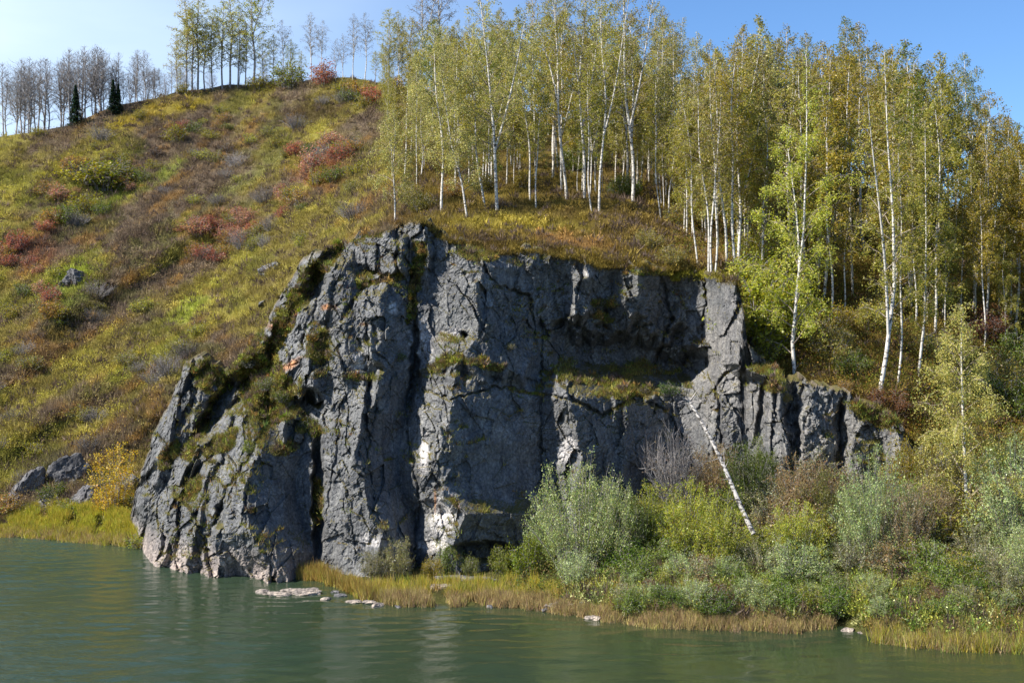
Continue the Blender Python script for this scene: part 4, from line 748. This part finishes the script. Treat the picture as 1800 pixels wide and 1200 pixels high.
# yellow tree by the left cove
p = hpos(203, 925); H = (925-762)/F*p[1]
ms = bush(700, 7.4, 2.5, 5200, .15, stems=30, upright=.6, spread=.2)
TR = MB()
for k, (dx, dz) in enumerate([(-.4, 4.5), (.15, 5.5), (.5, 4.6), (-.9, 4.2)]):
    v = np.linspace(0, 1, 6)[:, None]; TR.tube(np.concatenate([dx*v**1.5+.15*k-.2, .1*np.sin(v*3+k), dz*v], 1), .07*(1-v[:, 0])+.02, 5)
e = bpy.data.objects.new('yellow_tree', None); COL.objects.link(e); e.location = p; e.scale = (.98, .98, .98); tag(e, 'yellow leaved multi stemmed tree in the cove left of the cliff', 'tree')
link('trunk', TR.mesh('trunk'), M_greybark, e); V0 = ms[1]; o = link('crown', V0, M_leaf, e); o.color = (.58, .42, .07, 1); link('limbs', ms[0], M_twig, e)

# big bushes of the right bank
WIL = [bush(300+i, 2.4, 1.6, 7500, .09, stems=46, upright=.62, asp=.4, spread=.09) for i in range(4)]
GRB = [bush(310+i, 2.0, 1.5, 5200, .10, stems=38, upright=.4) for i in range(4)]
TWG = [bush(320+i, 2.6, 1.6, 260, .09, stems=80, upright=.6, droop=-.1) for i in range(2)]
SILV = (.36, .44, .17); SILV2 = (.31, .37, .12); VINE = (.36, .38, .06); DKG = (.09, .12, .025); MIDG = (.18, .23, .05); BRD = (.30, .22, .11)
BIGW = [bush(330+i, 6.0, 3.9, 21000, .125, stems=120, upright=.62, asp=.4, spread=.16) for i in range(2)]
BIGG = [bush(340+i, 5.0, 3.7, 17000, .13, stems=100, upright=.4, spread=.16) for i in range(2)]
BB = [(1020, 1012, 3.05, SILV2, 'w', 'largest silvery green willow bush at the foot of the cliff'), (965, 985, 1.6, SILV, 'w', 'pale willow bush at the left foot of the largest willow'), (1075, 1000, 2.4, SILV2, 'w', 'grey green willow bush at the right side of the largest willow'),
 (1010, 1040, 1.1, SILV, 'w', 'low feathery willow in front of the largest willow'), (930, 1010, 1.3, (.22, .27, .035), 'g', 'bright yellow green bush left of the largest willow'), (880, 1005, .9, (.22, .25, .04), 'g', 'small yellow green bush in front of the dark cliff foot'),
 (700, 1020, 1.15, (.24, .23, .08), 'w', 'dry buff and green bush on the low spit'), (660, 1022, .9, (.20, .19, .07), 'w', 'small buff bush at the left end of the low spit'), (790, 1010, 1.0, (.17, .22, .05), 'g', 'green bush on the low spit against the cliff'), (760, 1020, .8, (.32, .26, .04), 'g', 'yellow bush in the middle of the low spit'), (825, 1012, .7, (.18, .2, .05), 'g', 'low bush beside the flat rock slab'),
 (1130, 985, 2.0, (.13, .17, .03), 'g', 'dark green bush between the willow and the vines'), (1215, 985, 2.4, VINE, 'g', 'yellow green vine tangle below the leaning log'), (1260, 1000, 2.0, VINE, 'g', 'yellow vine thicket under the lower end of the log'), (1155, 960, 2.0, VINE, 'g', 'yellow vine strands hanging on the dark hollow'),
 (1190, 890, 2.2, (.17, .13, .1), 't', 'purple grey bare twig bush left of the leaning log'), (1150, 870, 1.6, (.17, .13, .1), 't', 'smaller bare twig bush against the shaded rock'), (1260, 880, 1.9, BRD, 'g', 'brownish bush around the upper part of the log'), (1268, 945, 1.7, (.24, .27, .06), 'g', 'mixed green bush hiding the middle of the log'),
 (1320, 905, 2.4, DKG, 'g', 'dark green thicket right of the leaning log'), (1350, 860, 1.8, MIDG, 'g', 'green bush above the dark thicket'), (1410, 930, 2.3, BRD, 'g', 'brown dotted creeper on the rock pillar'), (1455, 950, 2.2, (.2, .2, .06), 'g', 'yellowing creeper right of the rock pillar'), (1400, 1000, 2.0, VINE, 'g', 'yellow green creeper mass at the pillar foot'), (1465, 860, 1.4, BRD, 'g', 'brown creeper patch high on the rock'),
 (1540, 990, 2.6, SILV, 'w', 'silvery willow with white tips right of the pillar'), (1590, 985, 2.0, BRD, 'w', 'grey brown willow right of the silvery one'), (1600, 880, 2.0, (.27, .22, .03), 'g', 'golden green bush below the broken rim'), (1650, 900, 2.0, (.22, .19, .03), 'g', 'olive golden bush left of the lone birch trunk'), (1640, 960, 1.8, BRD, 'w', 'brown bush at the left foot of the lone birch'),
 (1760, 960, 2.2, BRD, 'g', 'russet bush right of the lone birch trunk'), (1795, 990, 2.8, SILV, 'w', 'silver green willow at the right edge'), (1740, 880, 1.8, MIDG, 'g', 'dark olive bush behind the lone birch'), (1790, 880, 2, MIDG, 'g', 'green bush high at the right edge'),
 (1830, 1060, 2.0, SILV2, 'w', 'willow cut by the right edge above the reeds')]
for k, (x, y, s, tint, m, lab) in enumerate(BB):
    ms = {'w': WIL, 'g': GRB, 't': TWG}[m][k % (2 if m == 't' else 4)]; p = bpos(x, y); p = p+np.array([0, 0, -.1])
    sc_ = (s*.78, s*.62, s*1.05)
    if s >= 1.8 and m != 't': ms = (BIGW if m == 'w' else BIGG)[k % 2]; sc_ = tuple(c*.41 for c in sc_)
    e = put_bush('willow_bush' if m == 'w' else ('twig_bush' if m == 't' else 'bush'), ms, p, tint, lab, 'bush', None, scale=sc_, rz=k*.9, mat=M_willow if m == 'w' else M_leaf)
rg = np.random.default_rng(77)
ZB = [(1130, 'beside the largest willow'), (1210, 'below the yellow vine strands'), (1290, 'below the leaning log'), (1370, 'below the dark green thicket'), (1450, 'at the foot of the rock pillar'), (1530, 'left of the silvery willow'), (1600, 'below the silvery willow'), (1680, 'left of the lone golden birch'), (1750, 'in front of the lone golden birch'), (3000, 'near the right edge')]
for row, (yy, n, rw) in enumerate([(880, 9, 'back'), (920, 12, 'back'), (960, 14, 'middle'), (992, 16, 'middle'), (1020, 18, 'lower'), (1044, 19, 'lower'), (1064, 19, 'water side'), (1082, 15, 'water side')]):
    for k in range(n):
        x = 1085+(k+rg.random())*(790/n); ymax = interp(x, SHORE)-14; y = min(yy+rg.uniform(-10, 10), ymax)
        if y < yy-14: continue
        if yy < 950 and (x < 1300 or 1480 < x < 1600 or 1660 < x < 1740): continue
        p = bpos(x, y); m = rg.random(); s = rg.uniform(.8, 1.3)*(1.5 if row < 3 else (1.15 if row < 5 else .85)); st_ = rg.uniform(.8, 1.1)
        if m < .42: kk = rg.integers(0, 3); nm, ms, tint, w_, mt = 'willow_bush', WIL, [SILV, SILV2, (.27, .27, .12)][kk], ['silvery willow bush', 'grey green willow bush', 'buff green willow bush'][kk], M_willow
        elif m < .91: kk = rg.integers(0, 4); nm, ms, tint, w_, mt = 'bush', GRB, [(.21, .28, .055), (.30, .32, .06), (.14, .21, .035), (.36, .34, .07)][kk], ['fresh green bush', 'yellow green bush', 'deep green bush', 'yellowing bush'][kk], M_leaf
        else: kk = rg.integers(0, 2); nm, ms, tint, w_, mt = 'bush', GRB, [BRD, (.22, .14, .08)][kk], ['buff brown bush', 'russet bush'][kk], M_leaf
        lab = f'{w_} in the {rw} row, {zone(x, ZB)}'
        put_bush(nm, ms[rg.integers(0, 4)], p, tuple(np.array(tint)*st_), lab, 'bush', lab.replace('bush', 'bushes', 1), scale=(s*.85, s*.8, s*.8), rz=rg.random()*6, mat=mt)
rt2 = np.random.default_rng(91)
for k in range(70):
    x = rt2.uniform(-20, 640); y = rt2.uniform(interp(x, SKY)+25, min(880, interp(x, [(0, 880), (230, 760), (350, 600), (500, 480), (640, 390)])))
    kd = rt2.integers(0, 4); w_, tint, ms = [('mauve brown twiggy', (.26, .20, .17), TWG), ('grey brown twiggy', (.24, .20, .15), TWG), ('olive', (.24, .23, .06), SHR), ('yellow green', (.34, .34, .06), SHR)][kd]
    vz = 'high on the open hillside' if y < 330 else ('midway up the open hillside' if y < 560 else 'low on the open hillside'); hz = 'by the left edge' if x < 130 else ('left of centre of the slope' if x < 300 else ('toward the cliff' if x < 470 else 'close to the cliff top'))
    lab = f'{w_} shrub {vz}, {hz}'; s = rt2.uniform(.6, 1.15)
    put_bush('shrub', ms[k % len(ms)], hpos(x, y)+np.array([0, 0, -.2]), tint, lab, 'shrub', lab.replace('shrub', 'shrubs', 1), scale=(s*1.3, s*1.2, s*.85), rz=k*1.3)
# undergrowth of the bank
px = r1.uniform(900, 1870, 9000); py = interp(px, SHORE)-r1.uniform(12, 260, 9000); k = (py > 900); px, py = px[k], py[k]
scatter('bank_undergrowth', bpos(px, py), colors_from(len(px), [(.10, .14, .035), (.15, .15, .04), (.07, .10, .03), (.16, .12, .05)], r=r1), 'leaf', 1.0, .1, .3, 12, .3, 'mixed weeds and leaves filling the ground of the right bank', M_cover, r1, leaf=.13)
px = r1.uniform(1000, 1870, 2600); py = interp(px, SHORE)-14-r1.random(2600)**.8*interp(px, [(1000, 60), (1150, 120), (1300, 190), (1870, 230)])
mounds('bank_shrubs', px, py, .35+.75*r1.random(len(px)), 60, 'tangled low shrubs of the right bank', r1, 1.0, .85, bpos(px, py)+np.array([0, 0, .1]), colors_from(len(px), [(.23, .28, .06), (.32, .33, .07), (.13, .19, .04), (.34, .36, .16), (.30, .22, .09), (.17, .13, .07)], [4, 4, 3, 4, 1, .6], r=r1))
px = r1.uniform(640, 1300, 420); py = interp(px, TOP)+r1.normal(-6, 5, 420); pp = np.where((py > interp(px, TOP))[:, None], cpos(px, np.maximum(py, interp(px, TOP)+1)), hpos(px, py))
mounds('rim_shrubs', px, py, .25+.45*r1.random(len(px)), 50, 'small heathy shrubs along the rim of the cliff', r1, 1.2, .6, pp)
j, i = np.where(mossm > .62); k = r1.choice(len(j), 1300, replace=False); j, i = j[k], i[k]
mounds('ledge_shrubs', CPX[j, i], CPY[j, i], .2+.3*r1.random(len(j)), 40, 'small dark shrubs on the ledges of the cliff', r1, 1.0, .6, CP[j, i], colors_from(len(j), [(.26, .25, .06), (.17, .21, .045), (.27, .17, .06), (.17, .14, .06)], r=r1))
# saplings and shrubs on the forest slope (between the birches)
SAP = [(1310, 600, 1.6, (.33, .35, .05)), (1316, 520, 1.5, (.34, .35, .06)), (1335, 480, 2.0, (.36, .36, .06)), (1328, 540, 2.2, (.33, .34, .05)), (1342, 615, 2.7, (.35, .37, .055)), (1365, 560, 2.2, (.33, .35, .05)), (1400, 590, 2.0, (.36, .37, .06)), (1440, 620, 1.5, OL), (1470, 640, 1.3, OL), (1350, 640, 1.2, (.23, .24, .04)), (1470, 590, 1.2, GOLD), (1530, 580, 1.2, YG), (1560, 560, 1.3, OL), (1640, 640, 1.3, OL), (1500, 660, 1.0, GB), (1590, 480, 1.5, GB), (1250, 470, .8, ORN), (1180, 470, .9, OL), (1140, 440, .9, OL), (740, 375, 1.0, (.16, .15, .03)), (720, 360, 1.0, OL), (790, 350, 1.0, ORN), (850, 340, 1.0, OL), (920, 330, .9, GOLD), (1100, 350, 1.2, GB), (1010, 300, 1.4, GB), (1200, 400, 1.2, OL), (1740, 600, 1.3, (.16, .07, .04)), (1760, 700, 1.5, OL), (1800, 650, 1.6, MIDG), (1720, 700, 1.2, GB), (1800, 740, 1.6, GB), (1575, 725, .8, (.22, .10, .04)), (1540, 715, .7, (.22, .10, .04)), (1480, 700, .7, ORN), (1385, 690, .6, (.34, .22, .04))]
for k, (x, y, s, tint) in enumerate(SAP):
    where = ('front ' if y > 500 else 'back ')+'undergrowth '+zone(x)
    cn = 'bright green' if tint[1] > .3 else ('orange' if tint[0] > 2*tint[1] else ('green' if tint[1] > tint[0] else 'olive yellow')); put_bush('shrub', GRB[k % 4], hpos(x, y), tint, f"{'large' if s > 2.1 else ('medium' if s > 1.45 else 'small')} {cn} shrub in {where}", 'shrub', f'{cn} shrubs in the {where}', scale=s*1.0, rz=k*2.1)
# evergreen shrubs clinging to the cliff
CS = [(545, 750, .8, (.06, .09, .02), 'dark green shrub on the shelf between the two lower buttresses'), (440, 790, .75, (.20, .24, .03), 'yellow green sapling rooted in the lower left buttress'), (555, 900, .8, (.09, .09, .03), 'olive shrub in the gully left of the tall pillar'), (705, 628, .5, (.10, .15, .03), 'green sapling in the cleft beside the tall pillar'), (895, 610, .45, (.11, .11, .03), 'small shrub on the shoulder of the central dome'), (1055, 535, .6, (.10, .12, .04), 'flat topped evergreen on the upper wall ledge'), (1085, 665, .6, (.14, .08, .04), 'brown shrub on the middle ledge'), (1175, 690, .85, (.07, .13, .02), 'bright green fern clump at the right end of the middle ledge'), (1130, 690, .6, (.08, .07, .03), 'dark shrub on the middle ledge'), (470, 680, .8, (.13, .15, .025), 'yellow green mat on the steep grassy wedge'), (495, 700, .7, (.11, .14, .025), 'green mat low on the steep grassy wedge'), (440, 640, .6, (.05, .06, .02), 'dark shrub at the top of the shaded notch'), (575, 445, .6, (.05, .07, .02), 'dark shrub above the upper left outcrop'), (1380, 700, .5, (.30, .24, .04), 'yellow plant beside the rock pillar')]
for k, (x, y, s, tint, lab) in enumerate(CS):
    p = cpos(np.array(x), np.array(y)) if y > interp(x, TOP)+4 else hpos(x, y)
    put_bush('cliff_shrub', SHR[k % 4], p+np.array([0, -.1, -.3]), tint, lab, 'shrub', None, scale=(s, s*.7, s*.7), rz=k*1.4)

# ------------------------------------------------------------------ leaning log and rocks
def P_(px, py, Y): return P3(px, py, Y)
lg = MB(); a = P_(1212, 706, 82.0); b = P_(1328, 938, 77.5); t = np.linspace(0, 1, 14)[:, None]; pth = a+(b-a)*t+np.stack([.12*np.sin(t[:, 0]*5), 0*t[:, 0], .15*np.sin(t[:, 0]*3.14)], -1)
e = bpy.data.objects.new('leaning_log', None); COL.objects.link(e); e.location = b; tag(e, 'fallen white birch trunk leaning against the rock above the bushes', 'log')
lg.tube(pth-b, .09+.07*t[:, 0], 9); link('trunk', lg.mesh('trunk'), M_log, e)
rr_ = np.random.default_rng(2)
def stub(p_, r_, k_):
    m_ = MB(); m_.tube(p_, r_, k_); link('broken_branch', m_.mesh('broken_branch'), M_greybark, e)
for k in range(7):
    d = unit(np.array([rr_.uniform(-1, 1), rr_.uniform(-.6, .3), rr_.uniform(-.2, 1)])); v = np.linspace(0, 1, 5)[:, None]; stub((a-b)+d*v*rr_.uniform(.5, 1.3)+rr_.standard_normal((5, 3))*.06*v, .05*(1-v[:, 0])+.01, 5)
for k in range(9):
    t0 = rr_.uniform(.1, .85); b0 = pth[int(t0*13)]-b; d = unit(np.array([rr_.uniform(-1, 1), rr_.uniform(-.8, .2), rr_.uniform(-.3, .9)])); v = np.linspace(0, 1, 5)[:, None]; stub(b0+d*v*rr_.uniform(.4, 1.6)+rr_.standard_normal((5, 3))*.05*v, .025*(1-v[:, 0])+.006, 4)
import bmesh
def boulder(name, loc, size, seed, col, label, group=None, rz=0, tilt=0):
    r = np.random.default_rng(seed); bm = bmesh.new(); bmesh.ops.create_icosphere(bm, subdivisions=5, radius=1)
    co = np.array([v.co[:] for v in bm.verts]); nn = co.copy(); s = np.ones(len(co))
    for k in range(13):
        d = unit(r.standard_normal(3)); h = r.uniform(.45, .88); dt_ = nn@d; m = dt_ > 1e-3; s[m] = np.minimum(s[m], h/dt_[m])
    co = nn*s[:, None]; hh, ee = facet(co[:, 0]*2+seed, co[:, 2]*2+co[:, 1], .7, seed, .3, .1); co += nn*(hh*.55)[:, None]+nn*((fbm(co[:, 0]*5+seed, co[:, 2]*5+co[:, 1]*3, seed, 3)-.5)*.16)[:, None]
    co *= np.array(size); fc = np.array([[v.index for v in f.verts] for f in bm.faces]); bm.free()
    c = np.array(col)*np.ones((len(co), 3)); o = link(name, mesh_np(name, co, fc, 3, c, False), M_boulder); o.location = loc; o.rotation_euler = (0, tilt, rz); tag(o, label, 'rock', group); return o
def wl(px, py, z=0.0): return P3(px, py, (CAMZ-z)*F/(py-600))
PALEK = (.27, .235, .205); GRY = (.13, .13, .137)
boulder('shore_rock', wl(483, 1045), (1.1, .5, .28), 1, PALEK, 'long low pale rock furthest out in the river')
boulder('shore_rock', wl(543, 1043), (1.25, .7, .45), 2, PALEK, 'highest pale rock of the row in the river')
boulder('shore_rock', wl(515, 1040), (.9, .5, .28), 12, PALEK, 'pale rock between the two long river rocks')
boulder('shore_rock', wl(600, 1047), (.5, .3, .22), 3, GRY, 'small dark rock between the river rocks and the slab')
boulder('shore_rock', wl(620, 1058), (.75, .4, .16), 4, PALEK, 'flat pale slab left at the tip of the spit')
boulder('shore_rock', wl(647, 1060), (.6, .4, .2), 5, PALEK, 'flat pale slab right at the tip of the spit')
boulder('shore_rock', bpos(632, 1032), (.9, .6, .5), 6, GRY, 'grey rock half hidden by the buff bush')
boulder('shore_rock', bpos(765, 1036)+np.array([0, 0, .1]), (1.5, .6, .3), 7, PALEK, 'left end of the flat rock slab in the yellow grass')
boulder('shore_rock', bpos(815, 1024)+np.array([0, 0, .2]), (2.3, .9, .35), 8, GRY, 'long flat grey slab in the yellow grass')
for k_, (x_, y_, sz, cc_, lb_) in enumerate([(588, 1040, .35, GRY, 'fist like dark stone left of the flat pale slabs'), (665, 1064, .45, PALEK, 'pale stone at the right end of the spit slabs'), (700, 1066, .3, GRY, 'small dark stone before the spit reeds'), (460, 1041, .5, PALEK, 'low pale stone at the far left tip of the river rocks'), (575, 1052, .4, PALEK, 'half sunk pale stone below the small dark rock'), (860, 1066, .35, GRY, 'dark stone at the reeds below the yellow grass'), (1045, 1088, .5, PALEK, 'pale stone in the reeds right of the willow rocks'), (962, 1074, .45, GRY, 'dark stone left of the pale rock below the willow'), (1570, 1130, .3, GRY, 'dark stone left of the green reeds')]):
    boulder('shore_rock', wl(x_, y_), (sz*1.3, sz*.8, sz*.45), 60+k_, cc_, lb_, rz=k_)
boulder('shore_rock', wl(985, 1072), (1.1, .7, .5), 9, PALEK, 'pale rock at the water below the willow')
boulder('shore_rock', wl(1022, 1068, .1), (.7, .6, .45), 10, GRY, 'grey rock right of the pale rock below the willow')
boulder('shore_rock', wl(1488, 1108), (.5, .4, .28), 11, PALEK, 'pale rounded stone in the gap between the reeds')
boulder('shore_rock', wl(1444, 1103), (.25, .2, .16), 13, PALEK, 'small stone left of the pale rounded stone')
boulder('shore_rock', wl(1518, 1112), (.35, .22, .1), 14, PALEK, 'flat stone right of the pale rounded stone')
sunk = np.array([0, 0, -.5])
boulder('outcrop', hpos(42, 862)+sunk, (1.3, 1.6, 3.1), 21, GRY, 'grey upright rock at the far left shore', tilt=.45)
boulder('outcrop', hpos(18, 885)+sunk, (1.1, 1.2, 1.7), 22, GRY, 'low rock at the left edge of the photo', tilt=.3)
boulder('outcrop', hpos(118, 838)+sunk, (2.3, 2.2, 2.7), 23, (.10, .102, .11), 'dark domed rock left of the yellow tree', tilt=.5)
boulder('outcrop', hpos(84, 882)+sunk, (1.3, 1.4, 2.3), 24, (.22, .215, .21), 'pale upright slab below the dark domed rock', tilt=.1)
boulder('outcrop', hpos(62, 895)+sunk, (1.0, 1.0, 1.3), 41, GRY, 'small grey rock left of the pale upright slab', rz=1)
boulder('outcrop', hpos(152, 880)+sunk, (1.5, 1.2, 2.0), 25, GRY, 'grey rock behind the stems of the yellow tree', tilt=.5)
boulder('outcrop', hpos(225, 850)+sunk, (1.5, 1.4, 2.4), 42, (.11, .11, .115), 'dark rock between the yellow tree and the cliff', tilt=.4)
boulder('outcrop', hpos(140, 492), (1.5, 1.5, 1.6), 26, (.09, .092, .10), 'dark rock ledge on the left hillside', tilt=-.5)
boulder('outcrop', hpos(118, 500), (1.3, 1.5, 1.0), 27, (.09, .092, .10), 'left lobe of the dark rock ledge on the hillside', tilt=-.3)
boulder('outcrop', hpos(85, 525), (1.0, 1.0, .9), 28, GRY, 'small rock below the dark hillside ledge')
boulder('outcrop', hpos(470, 478), (1.2, 1.2, 1.1), 29, GRY, 'pale grey rock on the slope left of the cliff', tilt=-.6)
boulder('outcrop', hpos(490, 468), (.9, 1.0, .7), 30, (.15, .16, .175), 'darker rock just above the pale slope rock', tilt=-.4)
boulder('outcrop', hpos(462, 535), (.9, .9, .35), 31, GRY, 'thin slab on the slope beside the rock chain', tilt=-.7)
S.render.resolution_x = 1024; S.render.resolution_y = 682
